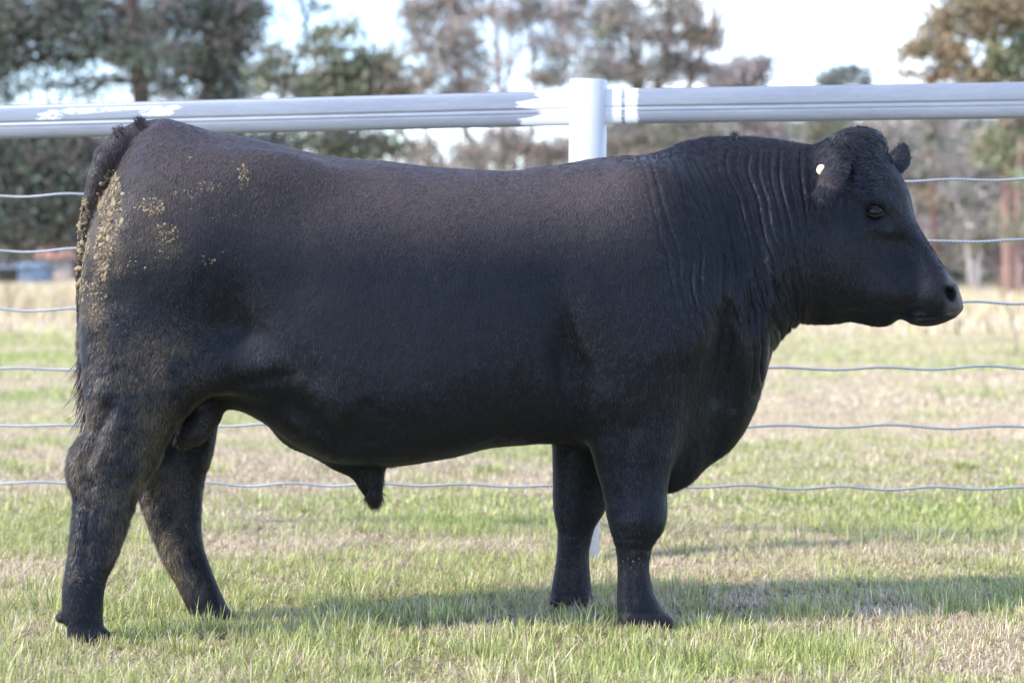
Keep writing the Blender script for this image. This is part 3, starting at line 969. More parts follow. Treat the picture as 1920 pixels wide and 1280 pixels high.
def hairs(P, M, length, width, lift, direc, cols, seg=2, wave=0.0):
    n = len(P)
    t = direc - M * (direc * M).sum(1, keepdims=True)
    t /= np.linalg.norm(t, axis=1, keepdims=True) + 1e-9
    s = np.cross(M, t)
    jit = rng.normal(0, 0.22, (n, 1))
    t = t * np.cos(jit) + s * np.sin(jit); s = np.cross(M, t)
    per = 2 * seg + 1
    V = np.empty((n, per, 3))
    pos = P - M * 0.001
    lf = lift.copy(); ph = rng.random((n, 1)) * 6.28
    for k in range(seg + 1):
        ww = (width * (1 - (k / seg) ** 2) * .5)[:, None]
        if k < seg: V[:, 2*k] = pos - s * ww; V[:, 2*k+1] = pos + s * ww
        else: V[:, 2*k] = pos
        st = (length / seg)[:, None]
        pos = pos + st * (t * np.cos(lf)[:, None] + M * np.sin(lf)[:, None]) + (s * np.sin(ph + k * 2.0) * st * wave if wave else 0)
        lf = lf * 0.35
    tris = []
    for k in range(seg - 1): tris += [(2*k, 2*k+1, 2*k+3), (2*k, 2*k+3, 2*k+2)]
    tris.append((2*seg-2, 2*seg-1, 2*seg))
    F = (np.arange(n)[:, None, None] * per + np.array(tris)[None]).reshape(-1, 3)
    return V.reshape(-1, 3), F, np.repeat(cols, per, axis=0)

def hair_cols(P, px, py):
    br, md_ = colour_masks(P, px, py)
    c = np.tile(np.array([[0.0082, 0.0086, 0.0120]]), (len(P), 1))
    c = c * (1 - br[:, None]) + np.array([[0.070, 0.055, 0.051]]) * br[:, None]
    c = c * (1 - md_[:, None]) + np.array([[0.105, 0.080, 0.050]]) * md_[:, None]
    return c

def vis_w(c, n):
    return np.where(n[:, 1] < 0.25, 1.0, 0.16)

P, M = sample_surface(420000, vis_w)
px, py = w2px(P)
ok = ~((px > 1766) & (py > 505)) & (P[:, 2] > 0.03)
ok &= ~((px > 315) & (px < 425) & (py > 762) & (py < 858) & (P[:, 1] - D0 - SL * P[:, 0] > -.165) & (P[:, 1] - D0 - SL * P[:, 0] < -.02))
ok &= ~((np.abs(px - 1640) < 22) & (np.abs(py - 396) < 14))
P, M, px, py = P[ok], M[ok], px[ok], py[ok]
ln = np.full(len(P), .0125) * (0.7 + .6 * rng.random(len(P)))
ln *= 1 + 0.5 * sstep(1150, 1300, px) * (1 - sstep(1500, 1600, px))
cm = (1 - sstep(330, 440, px)) * sstep(560, 660, py) * (1 - sstep(1040, 1100, py))
ln *= 1 + 0.8 * cm
lift = 0.16 + 0.16 * rng.random(len(P)) + 0.3 * cm * rng.random(len(P))
clump = fbm(P, 70, 1, 70)
lift += 0.18 * clump
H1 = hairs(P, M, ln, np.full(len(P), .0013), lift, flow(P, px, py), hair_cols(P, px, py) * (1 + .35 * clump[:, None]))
# curly locks on thigh, hock and both hind shanks
def curl_w(c, n):
    x, y = w2px(c)
    return ((1 - sstep(330, 430, x)) * sstep(540, 640, y) * (1 - sstep(1060, 1110, y)) + 1e-7) * (n[:, 1] < 0.6)
P, M = sample_surface(26000, curl_w)
px, py = w2px(P)
swirl = fbm(P, 16, 2, 81) * 3.0
dr = np.stack([np.cos(swirl - 1.0), np.zeros(len(P)), np.sin(swirl - 1.0) - 0.6], -1)
H2 = hairs(P, M, .014 + .010 * rng.random(len(P)), np.full(len(P), .0018), .15 + .3 * rng.random(len(P)), dr, hair_cols(P, px, py) * 1.3, seg=3, wave=.4)
# poll tuft, crest, withers tuft, tail head, sheath and belly fringe, ear fringe
def spot_hairs(n, cx, cy, rx, ry, l0, l1, dr, lift, col=(0.014, .0135, .016), near=False, wave=.35, wid=.0014):
    def wf(c, nn):
        x, y = w2px(c)
        return ((((x - cx) / rx) ** 2 + ((y - cy) / ry) ** 2) < 1) * (1.0 if not near else (nn[:, 1] < 0.2) * 1.0) + 1e-9
    P, M = sample_surface(n, wf)
    d = np.tile(np.array([dr], float), (n, 1)) + rng.normal(0, .25, (n, 3))
    return hairs(P, M, rng.uniform(l0, l1, n), np.full(n, wid), rng.uniform(lift * .5, lift * 1.3, n), d, np.tile(np.array([col]), (n, 1)) * rng.uniform(.6, 1.7, (n, 1)), seg=3, wave=wave)
extra = [spot_hairs(1500, 1610, 268, 50, 30, .014, .030, (-.6, -.4, .0), .55), spot_hairs(2200, 1612, 305, 62, 62, .014, .034, (-.8, -.3, -.1), .5, near=True, col=(.022, .021, .025), wave=.6),
         spot_hairs(160, 1572, 268, 14, 14, .015, .032, (-.3, 0, 1), 1.2),
         spot_hairs(2600, 1420, 264, 190, 16, .010, .022, (-.5, 0, .4), .6),
         spot_hairs(120, 1378, 258, 5, 6, .018, .034, (-.1, 0, 1), 1.3),
         spot_hairs(160, 265, 232, 10, 14, .018, .036, (-.5, 0, .8), 1.1),
         spot_hairs(110, 224, 250, 9, 14, .014, .030, (-.5, 0, .8), 1.1),
         spot_hairs(700, 702, 930, 18, 14, .022, .050, (.1, 0, -1), .5, wave=.15),
         spot_hairs(500, 715, 890, 50, 18, .012, .026, (.4, 0, -1), .6),
         spot_hairs(1100, 1545, 372, 34, 26, .020, .045, (-.25, -.1, -1), .5, near=True, wave=.2),
         spot_hairs(500, 1555, 300, 34, 40, .012, .026, (-.3, 0, -.8), .5, near=True, wave=.2),
         spot_hairs(260, 1690, 290, 20, 18, .010, .020, (.2, 0, .3), .8),
         spot_hairs(900, 1250, 915, 90, 30, .008, .016, (.1, 0, -1), .5),
         spot_hairs(700, 1045, 930, 22, 130, .010, .020, (-.6, 0, -.8), .6),
         spot_hairs(800, 1440, 700, 30, 120, .007, .014, (.5, 0, -1), .5),
         spot_hairs(500, 390, 900, 25, 120, .010, .020, (.5, 0, -.8), .6),
         spot_hairs(400, 1600, 606, 80, 12, .008, .014, (-.3, 0, -1), .6)]
V, F, C = join([H1, H2] + extra)
coat = mesh_np('coat', V, F, hair_m, colattr=C, smooth=False, parent=bull)

# tail switch
tn = 900
ty_ = rng.uniform(650, 790, tn)
tx_ = np.interp(ty_, [600, 700, 790], [154, 158, 164])
tv = rng.normal(-.022, .014, tn)
base = np.array([[*W(a, b_, v)] for a, b_, v in zip(tx_ + rng.normal(3, 4, tn), ty_, tv)])
P = np.stack([base[:, 0], tv + D0 + SL * base[:, 0], base[:, 1]], -1)
M = np.stack([-np.ones(tn) * .5, -np.ones(tn) * .8, np.zeros(tn)], -1) + rng.normal(0, .4, (tn, 3)); M /= np.linalg.norm(M, axis=1, keepdims=True)
d = np.tile(np.array([[.05, 0, -1.0]]), (tn, 1)) + rng.normal(0, .07, (tn, 3))
lt = rng.uniform(.05, .12, tn)
lt = np.minimum(lt, (850 - ty_) / 640 + .03)
cl = np.where(rng.random((tn, 1)) < .45, np.array([[.14, .10, .055]]), np.array([[.02, .018, .017]]))
V, F, C = hairs(P, M, lt, np.full(tn, .0035), rng.uniform(-.1, .12, tn), d, cl, seg=4, wave=.1)
mesh_np('tail_switch', V, F, hair_m, colattr=C, smooth=False, parent=bull)

# ---- caked mud --------------------------------------------------------------
mud_m = plain('dried mud', (0.23, 0.19, 0.13), 0.9, 0, 30, 0.35, 0.6, 0.2)
_N, _L = mud_m.node_tree.nodes, mud_m.node_tree.links
_p = _N['Principled BSDF']; _src = _p.inputs['Base Color'].links[0].from_socket
_g = _N.new('ShaderNodeNewGeometry'); _r = ramp(_N, _L, _g.outputs['Random Per Island'], [(0.0, (0.35, 0.33, 0.3)), (0.5, (0.9, 0.85, 0.8)), (1.0, (1.35, 1.3, 1.2))])
_L.new(mixc(_N, _L, 1.0, _src, _r.outputs['Color'], 'MULTIPLY'), _p.inputs['Base Color'])
ico = np.array([[0,0,1],[.894,0,.447],[.276,.851,.447],[-.724,.526,.447],[-.724,-.526,.447],[.276,-.851,.447],[.724,.526,-.447],[-.276,.851,-.447],[-.894,0,-.447],[-.276,-.851,-.447],[.724,-.526,-.447],[0,0,-1]])
icf = np.array([[0,1,2],[0,2,3],[0,3,4],[0,4,5],[0,5,1],[1,6,2],[2,7,3],[3,8,4],[4,9,5],[5,10,1],[6,7,2],[7,8,3],[8,9,4],[9,10,5],[10,6,1],[11,7,6],[11,8,7],[11,9,8],[11,10,9],[11,6,10]])
MS = [(207, 385, 24, 66, 1500, .0025, .010), (194, 470, 17, 56, 900, .0025, .010), (182, 540, 18, 60, 500, .0015, .007), (283, 388, 28, 18, 150, .002, .0055), (312, 437, 24, 18, 100, .002, .005), (350, 365, 30, 10, 30, .0015, .004),
      (457, 332, 9, 26, 80, .002, .006), (359, 297, 8, 4, 7, .003, .006), (392, 350, 26, 14, 70, .0015, .004), (390, 488, 14, 9, 22, .002, .005),
      (305, 470, 30, 20, 30, .0015, .004), (225, 330, 16, 30, 60, .002, .005), (240, 500, 40, 40, 45, .0015, .004), (355, 440, 160, 110, 80, .001, .0025), (700, 520, 500, 180, 36, .0007, .0016),
      (154, 430, 16, 60, 420, .004, .011), (151, 510, 12, 60, 360, .004, .011), (150, 600, 9, 60, 60, .003, .008), (156, 700, 12, 60, 50, .003, .008),
      (320, 1010, 30, 75, 420, .0012, .0032), (290, 960, 20, 50, 60, .0012, .003), (160, 1000, 40, 80, 60, .001, .0025), (335, 845, 25, 8, 20, .002, .004), (190, 860, 55, 90, 260, .0012, .004), (210, 700, 60, 110, 260, .0010, .0035), (175, 1000, 40, 90, 160, .001, .003),
      (1185, 1058, 22, 14, 16, .0015, .0035), (1070, 1040, 18, 40, 24, .0012, .003)]
Vs, Fs, off = [], [], 0
for cx, cy, rx, ry, n, s0, s1 in MS:
    def wf(c, nn):
        x, y = w2px(c)
        return ((((x - cx) / rx) ** 2 + ((y - cy) / ry) ** 2) < 1) * (nn[:, 1] < 0.3) + 1e-12
    P, M = sample_surface(n, wf)
    for k in range(n):
        s = s0 * .6 + (s1 - s0 * .6) * rng.random() ** 2.2; nn = M[k]
        t = np.cross(nn, [.1, .3, 1]); t /= np.linalg.norm(t); u = np.cross(nn, t)
        j = ico * rng.uniform(.45, 1.4, (12, 1))
        q_ = rng.uniform(0, 3.14); t, u = t * math.cos(q_) + u * math.sin(q_), u * math.cos(q_) - t * math.sin(q_)
        v = P[k] + s * (j[:, :1] * t * rng.uniform(.5, 1.0) + j[:, 1:2] * u * rng.uniform(.9, 1.8)) + j[:, 2:] * nn * s * .28
        Vs.append(v); Fs.append(icf + off); off += 12
mo = mesh_np('mud', np.concatenate(Vs), np.concatenate(Fs), mud_m, smooth=True, parent=bull)
tag(mo, 'flakes of dried yellow brown mud', kind='stuff')

# ---- eye, lids, ear tag -----------------------------------------------------
def w_of(pt): return np.array([pt[0], pt[1] + D0 + SL * pt[0], pt[2]])
def uv_sphere(c, r, nu=28, nv_=18, sc=(1, 1, 1)):
    th = np.linspace(0, np.pi, nv_); ph = np.linspace(0, 2*np.pi, nu, endpoint=False)
    V = np.array([[np.sin(a)*np.cos(b), np.sin(a)*np.sin(b), np.cos(a)] for a in th for b in ph]) * r * np.array(sc) + c
    ii = np.arange(nu * nv_).reshape(nv_, nu); jj = np.roll(ii, -1, 1)
    return V, np.stack([ii[:-1], ii[1:], jj[1:], jj[:-1]], -1).reshape(-1, 4)
eye_m, N, L, p = new_mat('wet dark eye')
n = noise_node(N, L, 40, 2)
L.new(mixc(N, L, n.outputs['Fac'], (0.003, 0.003, 0.004), (0.008, 0.006, 0.006)), p.inputs['Base Color'])
p.inputs['Roughness'].default_value = 0.12; p.inputs['Specular IOR Level'].default_value = 0.22
lid_m = plain('bare lid skin', (0.011, 0.0095, 0.011), 0.5, 0, 60, 0.2, 0.1, 0.3)
for sgn in (-1, 1):
    c = w_of(hpt(1640, 397, -.108)) if sgn < 0 else w_of(hpt(1640, 397, -.108) + HE3 * .216)
    V, F = uv_sphere(c, .0265)
    e = mesh_np('eye', V, F, eye_m, parent=bull)
    out = HE3 * sgn; fw = np.array([HE1[0] + HE2[0], HE1[1] + HE2[1], 0]); fw /= np.linalg.norm(fw); upv = np.array([0, 0, 1.0])
    ring = np.linspace(0, 2*np.pi, 33)
    pts = []
    for a in ring:
        ex = 0.0262 * math.cos(a); ez = (0.0140 if math.sin(a) > 0 else 0.0135) * math.sin(a) * (1 - .25 * abs(math.cos(a)))
        rr_ = math.sqrt(max(.0272 ** 2 - min(ex * ex + ez * ez, .0271 ** 2) * .95, 1e-8))
        pts.append(c + fw * ex + upv * (ez - ex * .18) + out * rr_)
    V, F = tube(pts, [.0024] * 33, 8)
    mesh_np('eyelid', V, F, lid_m, parent=bull)
# ear tag button: stud disc with rim
A, B, nrm, sd, ln_ = EA
tagm = plain('pale yellow plastic', (0.80, 0.78, 0.42), 0.35, 0, 40, 0.06)
tc0 = hpt(1537, 317, -.150)
# put it onto the nearest coat surface in front of the camera
tw = w_of(tc0)
dd = (PX_ := w2px(wV))
near_i = np.argsort((dd[0] - 1537) ** 2 + (dd[1] - 317) ** 2 + (wV[:, 1] > D0 + .3) * 1e6)[:40]
ni = near_i[np.argmin(wV[near_i, 1])]
tp, tn_ = wV[ni], np.array([-.62, -.75, .12]); tn_ /= np.linalg.norm(tn_)
t1_ = np.cross(tn_, [0, 0, 1]); t1_ /= np.linalg.norm(t1_); t2_ = np.cross(t1_, tn_)
prof = [(0, .007), (.003, .0072), (.0045, .0060), (.009, .0055), (.0125, .0055), (.0150, .0045), (.0152, .002), (.0145, 0.0), (.0, .0)]
na = 28
V = np.array([tp + tn_ * (h + .001) + r_ * (math.cos(a) * t1_ + math.sin(a) * t2_) for r_, h in prof for a in np.arange(na) / na * 2 * np.pi])
ii = np.arange(len(V)).reshape(len(prof), na); jj = np.roll(ii, -1, 1)
F = np.stack([ii[:-1], ii[1:], jj[1:], jj[:-1]], -1).reshape(-1, 4)
et = mesh_np('ear_tag', V, F, tagm, parent=bull)
et['label'] = 'small round pale yellow button tag in the near ear'
FOOT += [(w_of((W(160, 1200, -.19)[0], -.19, 0))[0], w_of((W(160, 1200, -.19)[0], -.19, 0))[1], .035),
         (w_of((W(405, 1165, .12)[0], .12, 0))[0], w_of((W(405, 1165, .12)[0], .12, 0))[1], .035),
         (w_of((W(1205, 1178, -.195)[0], -.195, 0))[0], w_of((W(1205, 1178, -.195)[0], -.195, 0))[1], .035),
         (w_of((W(1072, 1138, .2)[0], .2, 0))[0], w_of((W(1072, 1138, .2)[0], .2, 0))[1], .035)]
build_grass()

# ==================================================================  THE CATTLE FENCE
def Fx(px, py):
    a = (px - 960) / FPX
    X = a * 8.215 / (1 + .184 * a)
    d = 8.215 - .184 * X
    return np.array([X, d, CH - (py - HZ) / FPX * d])

galv, N, L, p = new_mat('galvanised steel')
n1 = noise_node(N, L, 6, 5, 0.6, sc=(0.35, 1, 6))
n2 = noise_node(N, L, 70, 4, 0.7, sc=(0.06, 1, 1))
c = ramp(N, L, n1.outputs['Fac'], [(0.3, (0.20, 0.222, 0.262)), (0.7, (0.255, 0.278, 0.315))])
c2 = mixc(N, L, 0.12, c.outputs['Color'], ramp(N, L, n2.outputs['Fac'], [(0.35, (0.15, 0.17, 0.21)), (0.65, (0.36, 0.39, 0.45))]).outputs['Color'])
# sprayed white paint: masks carried by the mesh, broken up by noise
n3 = noise_node(N, L, 60, 8, 0.9, sc=(0.5, 1, 1.3))
pa = attr(N, 'paint')
ad = N.new('ShaderNodeMath'); ad.operation = 'ADD'
L.new(pa.outputs['Fac'], ad.inputs[0]); L.new(n3.outputs['Fac'], ad.inputs[1])
pm = ramp(N, L, ad.outputs['Value'], [(0.95, 0.0), (1.04, 1.0)])
sc_ = N.new('ShaderNodeMath'); sc_.operation = 'MULTIPLY'; sc_.inputs[1].default_value = 1.0
L.new(ad.outputs['Value'], sc_.inputs[0])
col = mixc(N, L, pm.outputs['Color'], c2, (0.62, 0.63, 0.65))
L.new(col, p.inputs['Base Color'])
mm = N.new('ShaderNodeMath'); mm.operation = 'MULTIPLY_ADD'; mm.inputs[1].default_value = -0.4; mm.inputs[2].default_value = 0.4
L.new(pm.outputs['Color'], mm.inputs[0]); L.new(mm.outputs['Value'], p.inputs['Metallic'])
p.inputs['Roughness'].default_value = 0.42
b = N.new('ShaderNodeBump'); b.inputs['Strength'].default_value = 0.15; b.inputs['Distance'].default_value = 0.003
L.new(n2.outputs['Fac'], b.inputs['Height']); L.new(b.outputs['Normal'], p.inputs['Normal'])
white_m, N, L, p = new_mat('white painted pipe')
n1 = noise_node(N, L, 14, 6, 0.7)
c = ramp(N, L, n1.outputs['Fac'], [(0.30, (0.42, 0.42, 0.41)), (0.42, (0.52, 0.53, 0.54)), (1.0, (0.56, 0.57, 0.58))])
L.new(c.outputs['Color'], p.inputs['Base Color'])
p.inputs['Roughness'].default_value = 0.38
b = N.new('ShaderNodeBump'); b.inputs['Strength'].default_value = 0.08; b.inputs['Distance'].default_value = 0.002
L.new(noise_node(N, L, 120, 3).outputs['Fac'], b.inputs['Height']); L.new(b.outputs['Normal'], p.inputs['Normal'])

PT, PB = Fx(1104, 150), Fx(1088, 1050)
fence = empty('cattle_fence', (float(PB[0]), float(PB[1]), 0.0))
tag(fence, 'steel cattle fence behind the bull, galvanised rails and cables on a white post', 'fence')

def lathe(axis0, axis1, prof, mat, name, seg=40, parent=None, attrs=None):
    """prof: (distance along axis in m, radius)"""
    a0 = np.array(axis0); ax = np.array(axis1) - a0; ln = np.linalg.norm(ax); ax /= ln
    s = np.cross(ax, [0, 1, 0]); s /= np.linalg.norm(s); t = np.cross(ax, s)
    th = np.arange(seg) / seg * 2 * np.pi
    V = np.array([a0 + ax * h + r * (np.cos(q) * s + np.sin(q) * t) for h, r in prof for q in th])
    ii = np.arange(len(V)).reshape(len(prof), seg); jj = np.roll(ii, -1, 1)
    F = np.stack([ii[:-1], jj[:-1], jj[1:], ii[1:]], -1).reshape(-1, 4)
    return mesh_np(name, V, F, mat, parent=parent)
base = PB.copy(); base[2] = -0.05
hgt = float(np.linalg.norm(PT - base))
pr = .0665
post = lathe(base, PT, [(0, pr), (.3, pr), (.9, pr), (hgt - .002, pr), (hgt, pr - .002), (hgt + .0005, 0.001)], white_m, 'post', 48, fence)
lathe(base, PT, [(hgt - .034, pr + .0008), (hgt - .0345, pr + .0060), (hgt - .032, pr + .0072), (hgt + .006, pr + .0072), (hgt + .011, pr + .002), (hgt + .013, pr - .012), (hgt + .0155, .03), (hgt + .016, .0005)], white_m, 'cap', 48, post)

def rail(name, A, B, paintf, parent, n=260):
    A = np.array(A); B = np.array(B)
    hh, hd = .0625, .021
    th = np.linspace(0, 2 * np.pi, 200, endpoint=False)
    e = 2 / 3.2
    pz = hh * np.sign(np.sin(th)) * np.abs(np.sin(th)) ** (2 / 2.6)
    pd = hd * np.sign(np.cos(th)) * np.abs(np.cos(th)) ** (2 / 4.5)
    inset = .0038 * np.exp(-((pz + .005) / .0034) ** 2) + .0011 * np.exp(-((pz + .021) / .0022) ** 2)
    pd = np.where(np.abs(pd) > .010, pd - np.sign(pd) * inset, pd)
    ax = (B - A); ln = np.linalg.norm(ax); ax /= ln
    dep = np.cross(ax, [0, 0, 1]); dep /= np.linalg.norm(dep); upv = np.cross(dep, ax)
    ts = np.linspace(0, ln, n)
    V = (A + ts[:, None, None] * ax) + pd[None, :, None] * dep + pz[None, :, None] * upv
    pn = paintf(ts[:, None] + 0 * pz[None], pz[None, :] + 0 * ts[:, None])
    V = V.reshape(-1, 3)
    ii = np.arange(len(V)).reshape(n, len(th)); jj = np.roll(ii, -1, 1)
    F = np.stack([ii[:-1], jj[:-1], jj[1:], ii[1:]], -1).reshape(-1, 4)
    return mesh_np(name, V, F, galv, parent=parent, attrs={'paint': pn.ravel()})
# paint masks are given along the rail in metres from its first end
AL, BL = Fx(-420, 239.5), Fx(1076, 202.5)
lenL = np.linalg.norm(BL - AL)
def s_at(px): return (Fx(px, 220)[0] - AL[0]) / (BL[0] - AL[0]) * lenL
def paintL(t, z):
    t = t + .012 * np.sin(z * 310) + .02 * np.sin(z * 120)
    a = sstep(s_at(955), s_at(1045), t + .03 * np.sin(z * 90))
    a = 0.15 + 0.85 * a
    a = np.where(t > s_at(1050), 1.2, a)
    rect = (t > s_at(80)) & (t < s_at(130)) & (z > .004) & (z < .04)
    band = (t > s_at(120)) & (t < s_at(335)) & (z > .026 + .006 * np.sin(t * 14)) & (z < .045)
    tail = (t > s_at(270)) & (t < s_at(335)) & (z > .006) & (z < .045) & ((z - .006) > (s_at(335) - t) * .12 - .01)
    return np.where(rect | band | tail, 0.50, np.where(t < s_at(900), 0.12, a - .0))
AR, BR = Fx(1128, 200), Fx(2320, 182)
lenR = np.linalg.norm(BR - AR)
def s_ar(px): return (Fx(px, 200)[0] - AR[0]) / (BR[0] - AR[0]) * lenR
def paintR(t, z):
    a = 1.2 - 1.1 * sstep(s_ar(1158), s_ar(1222), t)
    notch = (t > s_ar(1166)) & (t < s_ar(1173))
    return np.where(notch, 0.42, np.maximum(a, .12))
rail('rail', AL, BL, paintL, fence, 700)
rail('rail', AR, BR, paintR, fence, 560)
# weld collars where the rails meet the post
for s_, q in ((-1, 1071), (1, 1134)):
    c0 = Fx(q, 201.5)
    th = np.linspace(0, 2*np.pi, 41)
    pts = np.array([[c0[0] + s_ * .002 + .002 * math.cos(5*a), c0[1] - .018 * math.cos(a) - (.0), c0[2] + .062 * math.sin(a)] for a in th])
    V, F = tube(pts, np.full(41, .0045), 8, .15)
    mesh_np('weld', V, F, white_m, parent=post)

cable, N, L, p = new_mat('twisted galvanised cable')
w_ = N.new('ShaderNodeTexWave'); w_.wave_type = 'BANDS'; w_.bands_direction = 'DIAGONAL'; w_.inputs['Scale'].default_value = 60
tcn = N.new('ShaderNodeTexCoord'); L.new(tcn.outputs['Object'], w_.inputs['Vector'])
L.new(ramp(N, L, w_.outputs['Fac'], [(0.2, (0.16, 0.18, 0.21)), (0.6, (0.36, 0.39, 0.44))]).outputs['Color'], p.inputs['Base Color'])
p.inputs['Metallic'].default_value = 0.3; p.inputs['Roughness'].default_value = 0.4
b = N.new('ShaderNodeBump'); b.inputs['Strength'].default_value = 0.6; b.inputs['Distance'].default_value = 0.001
L.new(w_.outputs['Fac'], b.inputs['Height']); L.new(b.outputs['Normal'], p.inputs['Normal'])
for k, (yl, yr) in enumerate(((366, 337), (470, 453), (580, 567), (692, 690), (797, 800), (905, 915))):
    pxs = np.linspace(-420, 2320, 520)
    ym = yl + (yr - yl) * (pxs - 70) / 1730
    c0 = rng.random() * 6
    ph = pxs / (29.0 + 2.5 * math.sin(k * 2.1)) + c0 + 0.8 * np.sin(pxs / 310 + k)
    ym = ym + 3.0 * np.sin(ph) * (0.75 + .25 * np.sin(pxs / 170 + k)) + 1.0 * np.sin(pxs / 90.0 + k * 3)
    pts = np.array([Fx(a, b_) for a, b_ in zip(pxs, ym)])
    pts[:, 1] += .003 * np.sin(ph + 1) 
    V, F = tube(pts, np.full(len(pts), .0046), 10)
    mesh_np('wire', V, F, cable, parent=fence)

# ==================================================================  BACKGROUND
leaf_m = tint_mat('tree foliage', 0.6, 0.25, 0.3, island=0.35)
bark_m = tint_mat('bark', 0.85, 0.0, 0.2, island=0.1)

PINE = [(.085, .110, .085), (.11, .14, .10), (.12, .155, .105), (.22, .18, .165), (.18, .155, .145)]  # leaf palettes lightened; the pale veil over the background is put into them
OLIVE = [(.22, .24, .16), (.26, .27, .18), (.30, .29, .20), (.28, .24, .19)]
GUM = [(.30, .28, .25), (.36, .30, .27), (.40, .33, .29), (.27, .28, .24), (.40, .31, .26)]
BROWN = [(.38, .32, .31), (.34, .29, .28), (.44, .38, .36), (.35, .31, .27), (.30, .29, .26)]
RUST = [(.42, .30, .19), (.38, .29, .18), (.33, .30, .18), (.30, .25, .17)]
GREENG = [(.26, .29, .17), (.31, .33, .19), (.24, .27, .17), (.35, .31, .21)]
GREY = [(.36, .31, .30), (.40, .35, .33), (.32, .30, .25), (.29, .30, .24)]

def leaves(C, Rr, n, size, pal, clump=55, crad=0.42, asp=2.2):
    """leaf faces gathered in clumps inside an ellipsoid"""
    m = max(3, n // clump)
    u = rng.normal(0, 1, (m, 3)); u /= np.linalg.norm(u, axis=1, keepdims=True)
    u *= rng.random((m, 1)) ** 0.45
    cc_ = C + u * Rr
    ci = rng.integers(0, m, n)
    rad = crad * (0.5 + rng.random(m))
    P = cc_[ci] + rng.normal(0, 1, (n, 3)) * rad[ci][:, None] * np.array([1, 1, .62])
    a = rng.normal(0, 1, (n, 3)); a /= np.linalg.norm(a, axis=1, keepdims=True)
    b_ = np.cross(a, rng.normal(0, 1, (n, 3))); b_ /= np.linalg.norm(b_, axis=1, keepdims=True)
    s = size * (0.6 + 0.8 * rng.random((n, 1)))
    V = np.stack([P - a * s * asp * .5, P + b_ * s * .5, P + a * s * asp * .5, P - b_ * s * .5], 1)
    pal = np.array(pal)
    pc = pal[rng.integers(0, len(pal), m)] * rng.uniform(.75, 1.3, (m, 1))
    col = pc[ci] * rng.uniform(.8, 1.2, (n, 1))
    F = np.arange(n * 4).reshape(n, 4)
    return (V.reshape(-1, 3), F, np.repeat(col, 4, 0)), cc_

def limb(A, B, r0, r1, sag=0.1, n=9):
    t = np.linspace(0, 1, n)[:, None]
    ln = np.linalg.norm(B - A)
    pts = A + (B - A) * t
    pts[:, 2] += (np.sin(t[:, 0] * np.pi)) * ln * sag
    wob = rng.normal(0, 1, (n, 3)) * ln * .025; wob[0] = 0
    return tube(pts + wob, r0 + (r1 - r0) * t[:, 0], 5)

def bare_branches(A, dir_, length, r, depth, out, spread=.5, kids=4):
    n = 6
    d = np.array(dir_, float); d /= np.linalg.norm(d)
    pts = [np.array(A, float)]
    for k in range(n - 1):
        d = d + rng.normal(0, .10, 3); d[2] += .03; d /= np.linalg.norm(d)
        pts.append(pts[-1] + d * length / (n - 1))
    pts = np.array(pts)
    out.append(tube(pts, np.linspace(r, r * .45, n), 5 if depth > 1 else 3))
    if depth <= 0: return
    for k in range(kids):
        i = rng.integers(2, n)
        nd = d + rng.normal(0, spread, 3); nd[2] = abs(nd[2]) * .8 + .15
        bare_branches(pts[i], nd, length * rng.uniform(.5, .75), r * .5, depth - 1, out, spread, kids)

